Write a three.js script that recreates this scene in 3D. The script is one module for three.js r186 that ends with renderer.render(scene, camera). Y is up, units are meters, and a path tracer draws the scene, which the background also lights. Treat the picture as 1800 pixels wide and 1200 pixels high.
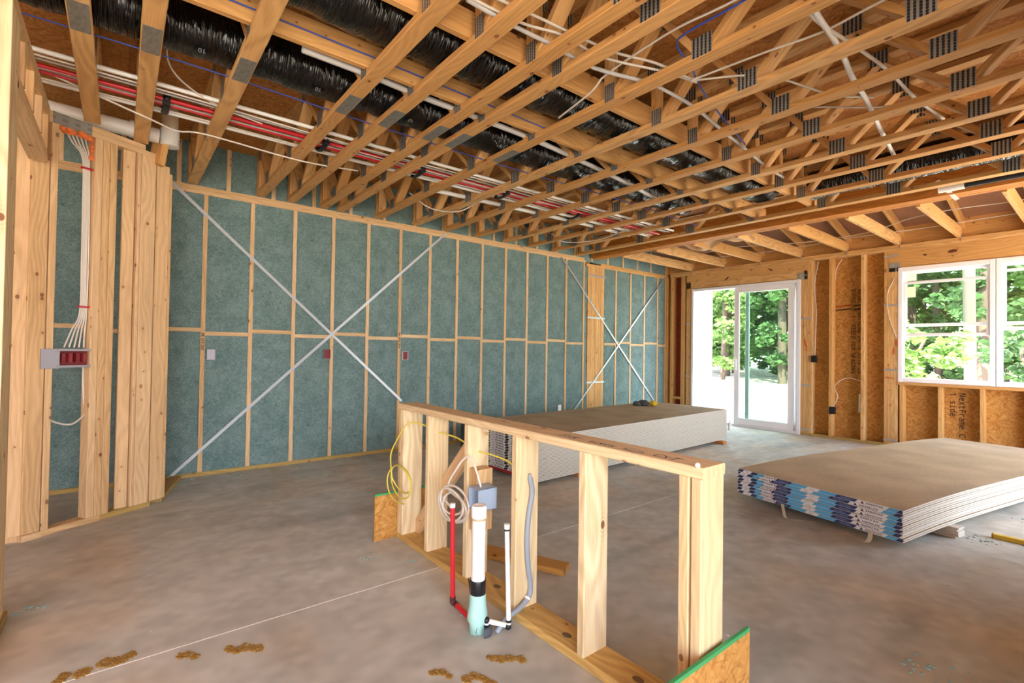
import * as THREE from 'three';
import { mergeGeometries } from 'three/addons/utils/BufferGeometryUtils.js';

// ------------------------------------------------------------------ camera, sky, sun, exposure
const scene = new THREE.Scene();
const camera = new THREE.PerspectiveCamera(2 * Math.atan(600 / 858.26) * 180 / Math.PI, 1.5, 0.05, 300);
{
  const yaw = 0.8948, pitch = 0.0152, roll = 0.0148;
  const r = new THREE.Vector3(Math.cos(yaw), 0, -Math.sin(yaw)), f = new THREE.Vector3(-Math.sin(yaw), 0, -Math.cos(yaw)), u = new THREE.Vector3(0, 1, 0);
  const f2 = f.clone().multiplyScalar(Math.cos(pitch)).addScaledVector(u, Math.sin(pitch));
  const u2 = u.clone().multiplyScalar(Math.cos(pitch)).addScaledVector(f, -Math.sin(pitch));
  const u3 = u2.clone().multiplyScalar(Math.cos(roll)).addScaledVector(r, -Math.sin(roll));
  camera.position.set(0, 1.2535, 0);
  camera.up.copy(u3);
  camera.lookAt(camera.position.clone().add(f2));
}
const renderer = new THREE.WebGLRenderer({ antialias: true });
renderer.toneMapping = THREE.LinearToneMapping;
renderer.toneMappingExposure = 1.52;
renderer.shadowMap.enabled = true;
{ // hazy summer sky
  const w = 64, h = 32, d = new Float32Array(w * h * 4);
  for (let y = 0; y < h; y++) for (let x = 0; x < w; x++) {
    const t = Math.max(0, (y + 0.5) / h * 2 - 1), k = Math.pow(t, 0.6), o = (y * w + x) * 4;
    d[o] = 7.0 - 3.2 * k; d[o + 1] = 7.4 - 2.4 * k; d[o + 2] = 7.8 - 0.6 * k; d[o + 3] = 1;
  }
  const t = new THREE.DataTexture(d, w, h, THREE.RGBAFormat, THREE.FloatType);
  t.mapping = THREE.EquirectangularReflectionMapping; t.magFilter = THREE.LinearFilter; t.needsUpdate = true;
  scene.background = t;
}
const sun = new THREE.DirectionalLight(0xfff1dc, 28);
sun.position.set(9, 26, 11); sun.target.position.set(-3, 0, -6);
sun.castShadow = true; sun.shadow.mapSize.set(4096, 4096); sun.shadow.radius = 1;
Object.assign(sun.shadow.camera, { left: -45, right: 45, top: 45, bottom: -45, near: 1, far: 120 });
scene.add(sun, sun.target);

// ------------------------------------------------------------------ helpers
const ORD = ['first', 'second', 'third', 'fourth', 'fifth', 'sixth', 'seventh', 'eighth', 'ninth', 'tenth', 'eleventh', 'twelfth', 'thirteenth', 'fourteenth', 'fifteenth', 'sixteenth'];
let seedState = 12345;
const rnd = () => { seedState = (seedState + 0x6d2b79f5) | 0; let t = Math.imul(seedState ^ (seedState >>> 15), 1 | seedState); t = (t + Math.imul(t ^ (t >>> 7), 61 | t)) ^ t; return ((t ^ (t >>> 14)) >>> 0) / 4294967296; };
const rr = (a, b) => a + (b - a) * rnd();
const V = (p) => new THREE.Vector3(p[0], p[1], -p[2]);           // [x along the window wall, height, depth along the insulated wall]
const D = (p) => new THREE.Vector3(p[0], p[1], -p[2]).normalize();
const taken = new Map();
function numbered(n) { const k = taken.get(n) ?? 0; taken.set(n, k + 1); return k ? n + '_' + String(k).padStart(3, '0') : n; }
function put(o, parent) { // parent groups are only translated
  if (parent !== scene) { let q = parent; while (q && q !== scene) { o.position.sub(q.position); q = q.parent; } }
  parent.add(o); return o;
}
function tag(o, label, category, group, kind) { o.userData = { label, category }; if (group) o.userData.group = group; if (kind) { o.userData.kind = kind; if (kind === 'structure') delete o.userData.category; } return o; }
function thing(name, label, category, p, group) { const g = new THREE.Group(); g.name = numbered(name); g.position.copy(V(p)); scene.add(g); return tag(g, label, category, group); }
function structure(name, label, p = [0, 0, 0]) { const g = new THREE.Group(); g.name = name; g.position.copy(V(p)); scene.add(g); g.userData = { label, kind: 'structure' }; return g; }
function mesh(name, geo, mat, parent, pos) {
  const m = new THREE.Mesh(geo, mat); m.name = parent === scene ? numbered(name) : name; m.castShadow = m.receiveShadow = true;
  if (pos) m.position.copy(pos);
  put(m, parent); return m;
}
// chamfered bar, length along local x, width w along z, thickness t along y; uv in metres (grain along x)
function barGeo(L, w, t, c = 0.003, us = 1, vs = 1) {
  c = Math.min(c, w * 0.3, t * 0.3);
  const y = t / 2, z = w / 2, P = [[y, -z + c], [y, z - c], [y - c, z], [-y + c, z], [-y, z - c], [-y, -z + c], [-y + c, -z], [y - c, -z]];
  const pos = [], uv = [], idx = []; let v = 0; const ou = rnd() * 5, ov = rnd() * 5;
  for (let i = 0; i < 8; i++) {
    const a = P[i], b = P[(i + 1) % 8], l = Math.hypot(a[0] - b[0], a[1] - b[1]), o = pos.length / 3;
    pos.push(-L / 2, ...a, L / 2, ...a, L / 2, ...b, -L / 2, ...b);
    uv.push(ou, ov + v, ou + L * us, ov + v, ou + L * us, ov + v + l * vs, ou, ov + v + l * vs);
    idx.push(o, o + 1, o + 2, o, o + 2, o + 3); v += l * vs;
  }
  for (const s of [-1, 1]) {
    const o = pos.length / 3;
    for (const p of P) { pos.push(s * L / 2, ...p); uv.push(ou + p[0] * 0.4, ov + p[1] * vs); }
    for (let i = 1; i < 7; i++) s > 0 ? idx.push(o, o + i + 1, o + i) : idx.push(o, o + i, o + i + 1);
  }
  const g = new THREE.BufferGeometry();
  g.setAttribute('position', new THREE.Float32BufferAttribute(pos, 3)); g.setAttribute('uv', new THREE.Float32BufferAttribute(uv, 2)); g.setIndex(idx);
  const h = g.toNonIndexed(); h.computeVertexNormals(); return h;
}
const X_ = new THREE.Vector3(), Y_ = new THREE.Vector3(), Z_ = new THREE.Vector3(), M_ = new THREE.Matrix4();
function bar(parent, name, mat, a, b, w, t, wdir, c) {  // from a to b, width w towards wdir, thickness t
  const A = V(a), B = V(b); X_.subVectors(B, A); const L = X_.length(); X_.normalize();
  Z_.copy(D(wdir)); Z_.addScaledVector(X_, -Z_.dot(X_)).normalize(); Y_.crossVectors(Z_, X_);
  const m = new THREE.Mesh(barGeo(L, w, t, c), mat); m.name = parent === scene ? numbered(name) : name; m.castShadow = m.receiveShadow = true;
  m.quaternion.setFromRotationMatrix(M_.makeBasis(X_, Y_, Z_)); m.position.addVectors(A, B).multiplyScalar(0.5);
  put(m, parent); return m;
}
const box = (parent, name, mat, x0, x1, y0, y1, z0, z1, c = 0.002) => { // axis box, grain along its longest side
  const dx = x1 - x0, dy = y1 - y0, dz = z1 - z0, xm = (x0 + x1) / 2, ym = (y0 + y1) / 2, zm = (z0 + z1) / 2;
  if (dx >= dy && dx >= dz) return bar(parent, name, mat, [x0, ym, zm], [x1, ym, zm], dz, dy, [0, 0, 1], c);
  if (dy >= dz) return bar(parent, name, mat, [xm, y0, zm], [xm, y1, zm], dx, dz, [1, 0, 0], c);
  return bar(parent, name, mat, [xm, ym, z0], [xm, ym, z1], dx, dy, [1, 0, 0], c);
};
function tube(parent, name, mat, pts, r, seg = 0, rad = 7, tension = 0.5) {
  const P = pts.map(V), c = new THREE.CatmullRomCurve3(P, false, 'catmullrom', tension);
  return mesh(name, new THREE.TubeGeometry(c, seg || Math.max(6, pts.length * 6), r, rad, false), mat, parent);
}
function cyl(parent, name, mat, a, b, r0, r1 = r0, seg = 20) {
  const A = V(a), B = V(b), d = B.clone().sub(A), L = d.length();
  const g = new THREE.CylinderGeometry(r1, r0, L, seg, 1);
  const m = mesh(name, g, mat, parent, A.add(B).multiplyScalar(0.5)); m.quaternion.setFromUnitVectors(new THREE.Vector3(0, 1, 0), d.normalize()); return m;
}
// noise
const HASH = new Float32Array(65536); for (let i = 0; i < 65536; i++) HASH[i] = rnd();
const hv = (x, y) => HASH[((x & 255) << 8) | (y & 255)];
function noise(x, y, px = 256, py = 256) { // tiling value noise
  const xi = Math.floor(x), yi = Math.floor(y), fx = x - xi, fy = y - yi, sx = fx * fx * (3 - 2 * fx), sy = fy * fy * (3 - 2 * fy);
  const x0 = ((xi % px) + px) % px, x1 = (x0 + 1) % px, y0 = ((yi % py) + py) % py, y1 = (y0 + 1) % py;
  return (hv(x0, y0) * (1 - sx) + hv(x1, y0) * sx) * (1 - sy) + (hv(x0, y1) * (1 - sx) + hv(x1, y1) * sx) * sy;
}
function dataTex(w, h, f, srgb = true, rep) {
  const d = new Uint8Array(w * h * 4);
  for (let y = 0; y < h; y++) for (let x = 0; x < w; x++) { const c = f(x / w, y / h, x, y), o = (y * w + x) * 4; for (let i = 0; i < 3; i++) d[o + i] = Math.max(0, Math.min(255, c[i])); d[o + 3] = 255; }
  const t = new THREE.DataTexture(d, w, h); t.wrapS = t.wrapT = THREE.RepeatWrapping; t.magFilter = THREE.LinearFilter; t.minFilter = THREE.LinearMipmapLinearFilter; t.generateMipmaps = true;
  if (srgb) t.colorSpace = THREE.SRGBColorSpace; if (rep) t.repeat.set(...rep); t.needsUpdate = true; return t;
}
function canvasTex(w, h, draw) { const c = document.createElement('canvas'); c.width = w; c.height = h; draw(c.getContext('2d'), w, h); const t = new THREE.CanvasTexture(c); t.colorSpace = THREE.SRGBColorSpace; t.anisotropy = 4; return t; }
const std = (o) => new THREE.MeshStandardMaterial({ roughness: 0.8, ...o });
const phys = (o) => new THREE.MeshPhysicalMaterial({ roughness: 0.5, ...o });

// ------------------------------------------------------------------ materials
function woodTex(seed, ringF, knotN, contrast) { // 2.4 m along the grain, 0.6 m across
  const knots = []; for (let i = 0; i < knotN; i++) knots.push([rnd(), rnd(), rr(0.006, 0.016), rr(0.5, 1)]);
  return dataTex(1024, 256, (u, v) => {
    const warp = noise(u * 6 + seed, v * 5, 6, 5) * 1.3 + noise(u * 14 + seed, v * 10, 14, 10) * 0.35;
    const rings = Math.sin(6.2832 * (v * ringF + warp * 2.2));
    const fine = noise(u * 24, v * 200, 24, 200) - 0.5, fine2 = noise(u * 60, v * 128 + seed, 60, 128) - 0.5;
    let s = rings * contrast * 9 + fine * 16 + fine2 * 8 + (noise(u * 5, v * 3 + seed, 5, 3) - 0.5) * 22;
    let r = 243 + s, g = 234 + s * 1.12, b = 220 + s * 1.3;
    for (const [ku, kv, kr, ks] of knots) {
      let du = Math.abs(u - ku); du = Math.min(du, 1 - du) * 2.4; let dv = Math.abs(v - kv); dv = Math.min(dv, 1 - dv) * 0.6;
      const q = Math.hypot(du * 0.8, dv * 1.15) / kr;
      if (q < 1) { const k = ks * Math.min(1, (1 - q) * 3), rg = Math.sin(q * 14) * 10; r -= k * (95 + rg); g -= k * (125 + rg); b -= k * (135 + rg); }
      else if (q < 4) { const k = (4 - q) / 3 * ks, rg = Math.sin(q * 7) * 9 - 8; r += rg * k; g += rg * k * 1.3; b += rg * k * 1.6; }
    }
    return [r, g, b];
  }, true, [1 / 2.4, 1 / 0.6]);
}
const W1 = woodTex(1.3, 14, 22, 0.8), W2 = woodTex(7.7, 20, 34, 1.1), W3 = woodTex(3.9, 9, 14, 1.4);
const wood = (hex, map = W1, extra = {}) => std({ color: hex, map, roughness: 0.72, bumpMap: map, bumpScale: 0.0006, ...extra });
const pale = [wood('#e7d3ae', W1), wood('#e3cda5', W2), wood('#ead8b5', W3)];                       // fresh pine of the island
const stud = [wood('#dcbc92', W1), wood('#d7b588', W2), wood('#e0c29b', W1)];                        // left partition and green wall
const trussW = [wood('#d3a468', W1), wood('#ce9e61', W2), wood('#d8ad74', W3)];
const farW = [wood('#d9ac70', W2), wood('#d4a567', W1), wood('#dcb27a', W3)];
const treated = wood('#b69c5c', W2);
const beamW = wood('#c98537', W3);
const pick = (a) => a[Math.floor(rnd() * a.length)];
const osbTex = canvasTex(1024, 1024, (c, w, h) => {
  c.fillStyle = '#c99d63'; c.fillRect(0, 0, w, h);
  const cols = ['#d0a268', '#b98a50', '#d8b07a', '#a97a42', '#c79a5e', '#cb9e63', '#9f7038', '#dfbc8c'];
  for (let i = 0; i < 5200; i++) {
    const x = rnd() * w, y = rnd() * h, l = rr(25, 95), t = rr(4, 16), a = rr(-1.2, 1.2) + (rnd() < 0.25 ? 1.57 : 0);
    for (const ox of [-w, 0, w]) for (const oy of [-h, 0, h]) {
      if (x + ox < -100 || x + ox > w + 100 || y + oy < -100 || y + oy > h + 100) continue;
      c.save(); c.translate(x + ox, y + oy); c.rotate(a); c.globalAlpha = 0.55; c.fillStyle = cols[i % 8]; c.beginPath(); c.moveTo(-l / 2, 0); c.lineTo(-l * 0.4, -t / 2); c.lineTo(l * 0.45, -t * 0.4); c.lineTo(l / 2, t * 0.1); c.lineTo(l * 0.3, t / 2); c.lineTo(-l * 0.42, t * 0.4); c.fill(); c.restore();
    }
  }
});
osbTex.wrapS = osbTex.wrapT = THREE.RepeatWrapping; osbTex.repeat.set(1 / 1.2, 1 / 1.2);
const osb = std({ map: osbTex, color: '#f0ddb0', roughness: 0.85, bumpMap: osbTex, bumpScale: 0.0012 });
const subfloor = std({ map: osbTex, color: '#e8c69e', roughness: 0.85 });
const osbRed = std({ map: osbTex, color: '#a8553a', roughness: 0.85 });
const insulTex = dataTex(512, 512, (u, v) => {
  const f = noise(u * 128, v * 128, 128, 128) - 0.5, g = noise(u * 256, v * 256, 256, 256) - 0.5, m = noise(u * 12, v * 12, 12, 12) - 0.5, l = noise(u * 40 + 9, v * 40, 40, 40) - 0.5;
  const fleck = noise(u * 90 + 31, v * 60 + 7, 90, 60) > 0.9 ? -34 : (noise(u * 110 + 71, v * 110 + 3, 110, 110) > 0.93 ? 30 : 0);
  const s = f * 44 + g * 36 + m * 26 + l * 22 + fleck;
  return [108 + s * 0.6, 131 + s * 0.55, 128 + s * 0.55];
}, true, [1, 1]);
const insulBump = dataTex(512, 512, (u, v) => { const s = 128 + (noise(u * 128, v * 128, 128, 128) - 0.5) * 120 + (noise(u * 40, v * 40, 40, 40) - 0.5) * 110 + (noise(u * 256, v * 256, 256, 256) - 0.5) * 60; return [s, s, s]; }, false);
const insul = std({ map: insulTex, bumpMap: insulBump, bumpScale: 0.005, roughness: 1 });
const concreteTex = dataTex(2048, 2048, (u, v) => {
  const a = noise(u * 7, v * 7), b = noise(u * 23 + 5, v * 17), c = noise(u * 70, v * 60 + 8), d = noise(u * 180 % 256, v * 180 % 256), e = noise(u * 9 + 40, v * 26 + 3), g = noise(u * 40 + 90, v * 9 + 60);
  const s = (a - 0.5) * 28 + (b - 0.5) * 20 + (c - 0.5) * 22 + (d - 0.5) * 26 + (noise(u * 130 + 17, v * 60 + 5) - 0.5) * 18;
  const clay = Math.max(0, (e * 0.55 + b * 0.45) - 0.52) * 2.2 + Math.max(0, g - 0.72) * 0.9, tyre = Math.max(0, noise(u * 55 + 13, v * 12 + 120) * 0.6 + noise(u * 16 + 3, v * 5 + 9) * 0.4 - 0.62) * 1.5;
  return [190 + s * 0.7 + clay * 6 - tyre * 56, 190 + s * 0.7 - clay * 13 - tyre * 56, 181 + s * 0.7 - clay * 30 - tyre * 52];
}, true, [1 / 8, 1 / 8]);
const concrete = std({ map: concreteTex, roughness: 0.62, bumpMap: concreteTex, bumpScale: 0.0012 });
const galv = std({ color: '#b9bcbe', metalness: 0.6, roughness: 0.4 });
const plateTex = dataTex(128, 128, (u, v) => { const k = (u * 5) % 1, slot = k > 0.22 && k < 0.7 && ((v * 7 + Math.floor(u * 5) * 0.5) % 1) > 0.1; const n = (noise(u * 40, v * 40, 40, 40) - 0.5) * 30; const s = slot ? 48 : 165; return [s + n, s + n, s * 0.97 + n]; });
const plateM = std({ map: plateTex, metalness: 0.55, roughness: 0.5, bumpMap: plateTex, bumpScale: 0.002 });
const plateFlat = std({ color: '#9c9a92', map: dataTex(128, 128, (u, v) => { const dots = ((u * 14) % 1 < 0.45) && ((v * 26) % 1 < 0.5); const s = (dots ? 196 : 232) + (noise(u * 9, v * 9, 9, 9) - 0.5) * 36; return [s, s, s]; }), metalness: 0.5, roughness: 0.55 });
const ductBump = dataTex(1024, 256, (u, v) => { const s = 128 + (noise(u * 50 + noise(u * 8, v * 8, 8, 8) * 4, v * 7, 50, 7) - 0.5) * 110 + (noise(u * 160, v * 12, 160, 12) - 0.5) * 120; return [s, s, s]; }, false);
const duct = phys({ color: '#08090a', roughness: 0.16, bumpMap: ductBump, bumpScale: 0.016 });
const white = std({ color: '#f1efea', roughness: 0.45 });
const vinyl = std({ color: '#f2eff2', roughness: 0.4 });
const pvc = std({ color: '#f0efe9', roughness: 0.35 });
const redPipe = std({ color: '#c8202c', roughness: 0.35 });
const romex = std({ color: '#d8cfc2', roughness: 0.5 });
const greyCable = std({ color: '#c2c0be', roughness: 0.5 });
const yellowCable = std({ color: '#e3d45a', roughness: 0.5 });
const blueCable = std({ color: '#3850b0', roughness: 0.5 });
const black = std({ color: '#17171a', roughness: 0.5 });
const gypsum = std({ color: '#cdc6b8', roughness: 0.8 });
const kraft = std({ color: '#c0aa88', map: dataTex(256, 256, (u, v) => { const s = 236 + (noise(u * 5, v * 5, 5, 5) - 0.5) * 26 + (noise(u * 60, v * 60, 60, 60) - 0.5) * 14; return [s, s, s]; }, true, [1, 1]), roughness: 0.85 });
const glass = phys({ color: '#fbfdfb', roughness: 0.0, transmission: 1, thickness: 0, ior: 1.45 });
const glassTint = phys({ color: '#e9f1ec', roughness: 0.0, transmission: 1, thickness: 0, ior: 1.45 });

// ------------------------------------------------------------------ floor slab
{
  const floor = structure('floor', 'bare concrete slab with reddish clay stains', [0, 0, 0]);
  const g = new THREE.PlaneGeometry(8.0, 12.1, 1, 1);
  const uv = g.attributes.uv; for (let i = 0; i < uv.count; i++) uv.setXY(i, uv.getX(i) * 8, uv.getY(i) * 12.1);
  const m = mesh('slab', g, concrete, floor, V([-1.7, 0, 2.33])); m.rotation.x = -Math.PI / 2;
  box(floor, 'slab_base', concrete, -5.8, 2.34, -0.2, -0.002, -3.74, 8.45);
  const joint = std({ color: '#d9d3ca', roughness: 0.9 });
  box(floor, 'control_joint', joint, -2.446, -2.440, -0.004, 0.0012, -3.3, 8.1, 0.0004).userData.label = 'pale sawn joint line across the slab';
}
// ------------------------------------------------------------------ insulated wall (x = -5.489)
const GX = -5.489, PL = 2.687, PT = 2.763, S0 = 0.6135, SP = 0.4064;
{
  const wall = structure('wall_left', 'long stud wall filled with blue green sprayed insulation', [GX, 0, 2]);
  box(wall, 'sheathing', osb, GX - 0.25, GX - 0.16, 0, 3.4, -3.7, 8.4);
  const zs = []; for (let k = -9; k <= 13; k++) zs.push(S0 + SP * k); for (let k = 15; k <= 18; k++) zs.push(S0 + SP * k);
  const topAt = (z) => z < 5.95 ? PL : 2.64;
  for (const z of zs) box(wall, 'stud', pick(stud), GX - 0.089, GX, 0.038, topAt(z), z - 0.019, z + 0.019);
  for (let i = 0; i < 9; i++) box(wall, 'stud', farW[i % 3], GX - 0.089, GX + rr(-0.002, 0.002), 0.038, 2.64, 5.99 + i * 0.0452, 5.99 + i * 0.0452 + 0.044).userData.label = 'ganged stud of the built up post';
  box(wall, 'top_plate', stud[0], GX - 0.089, GX + 0.001, PL, PL + 0.038, -3.3, 5.93); box(wall, 'top_plate', stud[1], GX - 0.089, GX, PL + 0.038, PT, -3.3, 5.9);
  box(wall, 'top_plate', farW[0], GX - 0.089, GX + 0.001, 2.64, 2.678, 5.95, 8.19); box(wall, 'top_plate', farW[1], GX - 0.089, GX, 2.678, 2.716, 6.3, 8.19);
  box(wall, 'bottom_plate', treated, GX - 0.089, GX + 0.002, 0, 0.038, -3.3, 8.19);
  // one sprayed bay: bumpy panel
  const bay = (z0, z1, y0, y1) => {
    const nz = Math.max(2, Math.round((z1 - z0) / 0.07)), ny = Math.max(2, Math.round((y1 - y0) / 0.07)), pos = [], uv = [], idx = [], o1 = rnd() * 99;
    for (let j = 0; j <= ny; j++) for (let i = 0; i <= nz; i++) {
      const z = z0 + (z1 - z0) * i / nz, y = y0 + (y1 - y0) * j / ny, e = (i === 0 || i === nz) ? -0.006 : 0;
      pos.push(GX - 0.006 + e + (noise(z * 9 + o1, y * 9 + o1) - 0.5) * 0.012 + (noise(z * 3, y * 3 + o1) - 0.5) * 0.01, y, -z); uv.push(z, y);
      if (i < nz && j < ny) { const a = j * (nz + 1) + i; idx.push(a, a + 1, a + nz + 2, a, a + nz + 2, a + nz + 1); }
    }
    const g = new THREE.BufferGeometry(); g.setAttribute('position', new THREE.Float32BufferAttribute(pos, 3)); g.setAttribute('uv', new THREE.Float32BufferAttribute(uv, 2)); g.setIndex(idx); g.computeVertexNormals();
    mesh('insulation_panel', g, insul, wall);
  };
  const ends = zs.filter((z) => z < 5.95), all = [...ends.map((z) => [z - 0.019, z + 0.019]), [5.985, 6.40], ...zs.filter((z) => z > 6).map((z) => [z - 0.019, z + 0.019]), [8.19, 8.2]];
  for (let i = 0; i < all.length - 1; i++) {
    const z0 = all[i][1], z1 = all[i + 1][0]; if (z1 - z0 < 0.05) continue;
    if (z1 < -2.6) continue;
    const yb = (i % 2 ? 1.358 : 1.392) , wide = z1 - z0 > 0.2;
    const top = z1 < 5.97 ? PL : 2.64;
    if (wide) {
      box(wall, 'blocking', pick(stud), GX - 0.089, GX, yb - 0.019, yb + 0.019, z0, z1);
      bay(z0, z1, 0.038, yb - 0.019); bay(z0, z1, yb + 0.019, top);
    } else bay(z0, z1, 0.038, top);
  }
  // band between the truss ends
  const ups = []; for (let z = -2.5; z < 8.0; z += 0.4064) ups.push(z + 0.05);
  for (const z of ups) box(wall, 'band_stud', pick(stud), GX - 0.08, GX - 0.002, z < 5.95 ? PT : 2.716, 3.17, z - 0.019, z + 0.019);
  for (let i = 0; i < ups.length - 1; i++) bay(ups[i] + 0.019, ups[i + 1] - 0.019, ups[i] < 5.6 ? PT : 2.7, 3.2);
}
// ------------------------------------------------------------------ window wall (z = 8.198)
const FZ = 8.198;
{
  const wall = structure('wall_back', 'framed exterior wall of pine studs over strand board sheathing', [-2, 0, FZ]);
  const st = (x0, x1, y0 = 0.038, y1 = 2.665, m = pick(farW), n = 'stud') => box(wall, n, m, x0, x1, y0, y1, FZ, FZ + 0.14);
  const sh = (x0, x1, y0, y1, m = osb) => { // sheathing panel with its own uv
    const g = new THREE.BoxGeometry(x1 - x0, y1 - y0, 0.012), u = g.attributes.uv; for (let i = 0; i < u.count; i++) u.setXY(i, u.getX(i) * (x1 - x0) + x0, u.getY(i) * (y1 - y0) + y0);
    return mesh('sheathing_panel', g, m, wall, V([(x0 + x1) / 2, (y0 + y1) / 2, FZ + 0.147]));
  };
  box(wall, 'corner_post', farW[0], -5.75, -5.49, 0, 3.1, FZ - 0.02, FZ + 0.16); st(-5.489, -5.45); st(-5.39, -5.344); st(-5.163, -5.125); st(-5.122, -5.084); st(-5.05, -5.005); st(-5.003, -4.965);
  box(wall, 'blocking', farW[1], -5.344, -5.163, 0.36, 0.40, FZ, FZ + 0.14);
  sh(-5.5, -5.15, 0, 2.75, osbRed).userData.label = 'dark red sheathing in the corner bay'; sh(-5.15, -4.93, 0, 2.75);
  box(wall, 'header', farW[0], -5.05, -3.0, 2.53, 2.665, FZ - 0.002, FZ + 0.14); box(wall, 'header', farW[2], -5.05, -3.0, 2.412, 2.53, FZ, FZ + 0.14);
  for (let i = 0; i < 4; i++) st(-3.09 + i * 0.0395, -3.0525 + i * 0.0395, 0, i < 1 ? 2.41 : 2.665);
  st(-2.71, -2.668); st(-2.31, -2.265);
  for (let i = 0; i < 4; i++) st(-2.038 + i * 0.0385, -2.0015 + i * 0.0385, 0, i < 2 ? 2.665 : 2.43);
  sh(-3.1, -2.29, 0, 2.75); sh(-2.29, -1.88, 0, 2.75);
  box(wall, 'header', farW[1], -1.99, 1.2, 2.442, 2.665, FZ - 0.002, FZ + 0.14); sh(-1.88, 1.3, 2.43, 2.75);
  box(wall, 'top_plate', farW[2], -5.4, 1.3, 2.665, 2.702, FZ, FZ + 0.14); box(wall, 'top_plate', farW[0], -5.4, 1.3, 2.703, 2.74, FZ, FZ + 0.14);
  box(wall, 'rough_sill', farW[1], -1.885, 1.2, 0.848, 0.886, FZ - 0.012, FZ + 0.14);
  for (const x of [-1.845, -1.449, -1.057, -0.65, -0.24, 0.17, 0.57, 0.98]) st(x - 0.021, x + 0.021, 0.038, 0.848, pick(farW), 'cripple_stud');
  sh(-1.88, -0.64, 0, 0.88); sh(-0.64, 1.3, 0, 0.88);
  st(0.02, 0.06, 0.88, 2.44); st(1.2, 1.24); sh(0.02, 1.3, 0.88, 2.45);
  box(wall, 'bottom_plate', treated, -5.489, -4.94, 0, 0.038, FZ, FZ + 0.14); box(wall, 'bottom_plate', treated, -3.09, 1.3, 0, 0.038, FZ - 0.004, FZ + 0.14);
  box(wall, 'upper_band', farW[1], -5.6, 1.4, 2.74, 3.0, FZ + 0.08, FZ + 0.16);
  // printed text on the sheathing
  const ink = (w, h, x, y, rot, draw) => {
    const t = canvasTex(w, h, draw), g = new THREE.PlaneGeometry(w / 512, h / 512), m = std({ map: t, transparent: true, alphaTest: 0.35, roughness: 0.9 });
    const q = mesh('printed_text', g, m, wall, V([x, y, FZ + 0.1395])); q.rotation.z = rot; return q;
  };
  const mono = (s, px, dy) => (c, w, h) => { c.clearRect(0, 0, w, h); c.fillStyle = '#4a2f1a'; c.font = 'bold ' + px + 'px monospace'; c.textBaseline = 'middle'; s.forEach((l, i) => c.fillText(l, 6, h * (i + 0.5) / s.length)); };
  ink(900, 84, -2.40, 1.33, -Math.PI / 2, mono(['RATED SHEATHING 24/16 7/16 IN', 'EXPOSURE 1  SIZED FOR SPACING'], 36));
  ink(400, 90, -1.30, 0.40, -Math.PI / 2, mono(['NextFrame C', '1 side'], 44));
  const marks = (c, w, h) => { c.clearRect(0, 0, w, h); c.lineWidth = 9; for (const [x0, x1, col] of [[4, 110, '#a4431c'], [120, 195, '#402412']]) for (const y of [24, 52]) { c.strokeStyle = y < 30 ? col : '#402412'; c.beginPath(); c.moveTo(x0, y); c.lineTo(x1, y - 10); c.stroke(); } };
  ink(200, 70, -2.48, 1.93, 0, marks).name = 'crayon_mark';
}
{
  const wall = scene.getObjectByName('wall_back'), orange = std({ color: '#c2571c', roughness: 0.9 }), knotM = std({ color: '#5e2c16', roughness: 0.7 });
  const spot = (n, m, x, y, rx, ry, rot = 0) => { const g = new THREE.CircleGeometry(1, 18), p = g.attributes.position; for (let i = 1; i < p.count - 1; i++) { const k = rr(0.75, 1.15); p.setXY(i, p.getX(i) * k, p.getY(i) * k); } p.setXY(p.count - 1, p.getX(1), p.getY(1)); const q = mesh(n, g, m, wall, V([x, y, FZ - 0.0035])); q.scale.set(rx, ry, 1); q.rotation.z = rot; };
  spot('paint_mark', orange, -1.90, 1.42, 0.014, 0.06); spot('paint_mark', orange, -1.93, 1.30, 0.012, 0.05); spot('paint_mark', orange, -3.03, 1.42, 0.012, 0.07, 0.2); spot('paint_mark', orange, -3.01, 1.33, 0.01, 0.05, -0.2); spot('paint_mark', orange, -1.97, 0.935, 0.06, 0.008, -0.1);
  spot('knot', knotM, -1.33, 2.575, 0.045, 0.022, 0.1); spot('knot', knotM, -1.60, 2.565, 0.022, 0.012); spot('knot', knotM, -3.55, 2.60, 0.05, 0.012, -0.5); spot('knot', knotM, -4.28, 2.53, 0.05, 0.014, 0.6);
  const lw = scene.getObjectByName('wall_left');
  const scrawl = (z, y, txt, h) => { const t = canvasTex(256, 48, (c, w, hh) => { c.clearRect(0, 0, w, hh); c.fillStyle = '#231a14'; c.font = 'italic bold 46px serif'; c.textBaseline = 'middle'; c.fillText(txt, 4, 24); }); const g = new THREE.PlaneGeometry(h, 0.034), q = mesh('crayon_mark', g, std({ map: t, transparent: true, alphaTest: 0.35, roughness: 0.9 }), lw, V([GX + 0.0015, y, z])); q.rotation.set(0, Math.PI / 2, 0); q.rotateZ(Math.PI / 2); };
  scrawl(S0, 1.30, 'HEAD W', 0.22); scrawl(S0 + 5 * SP, 1.36, 'HEAD M', 0.26); scrawl(S0 + 6 * SP, 0.92, 'X', 0.12);
}
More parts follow.
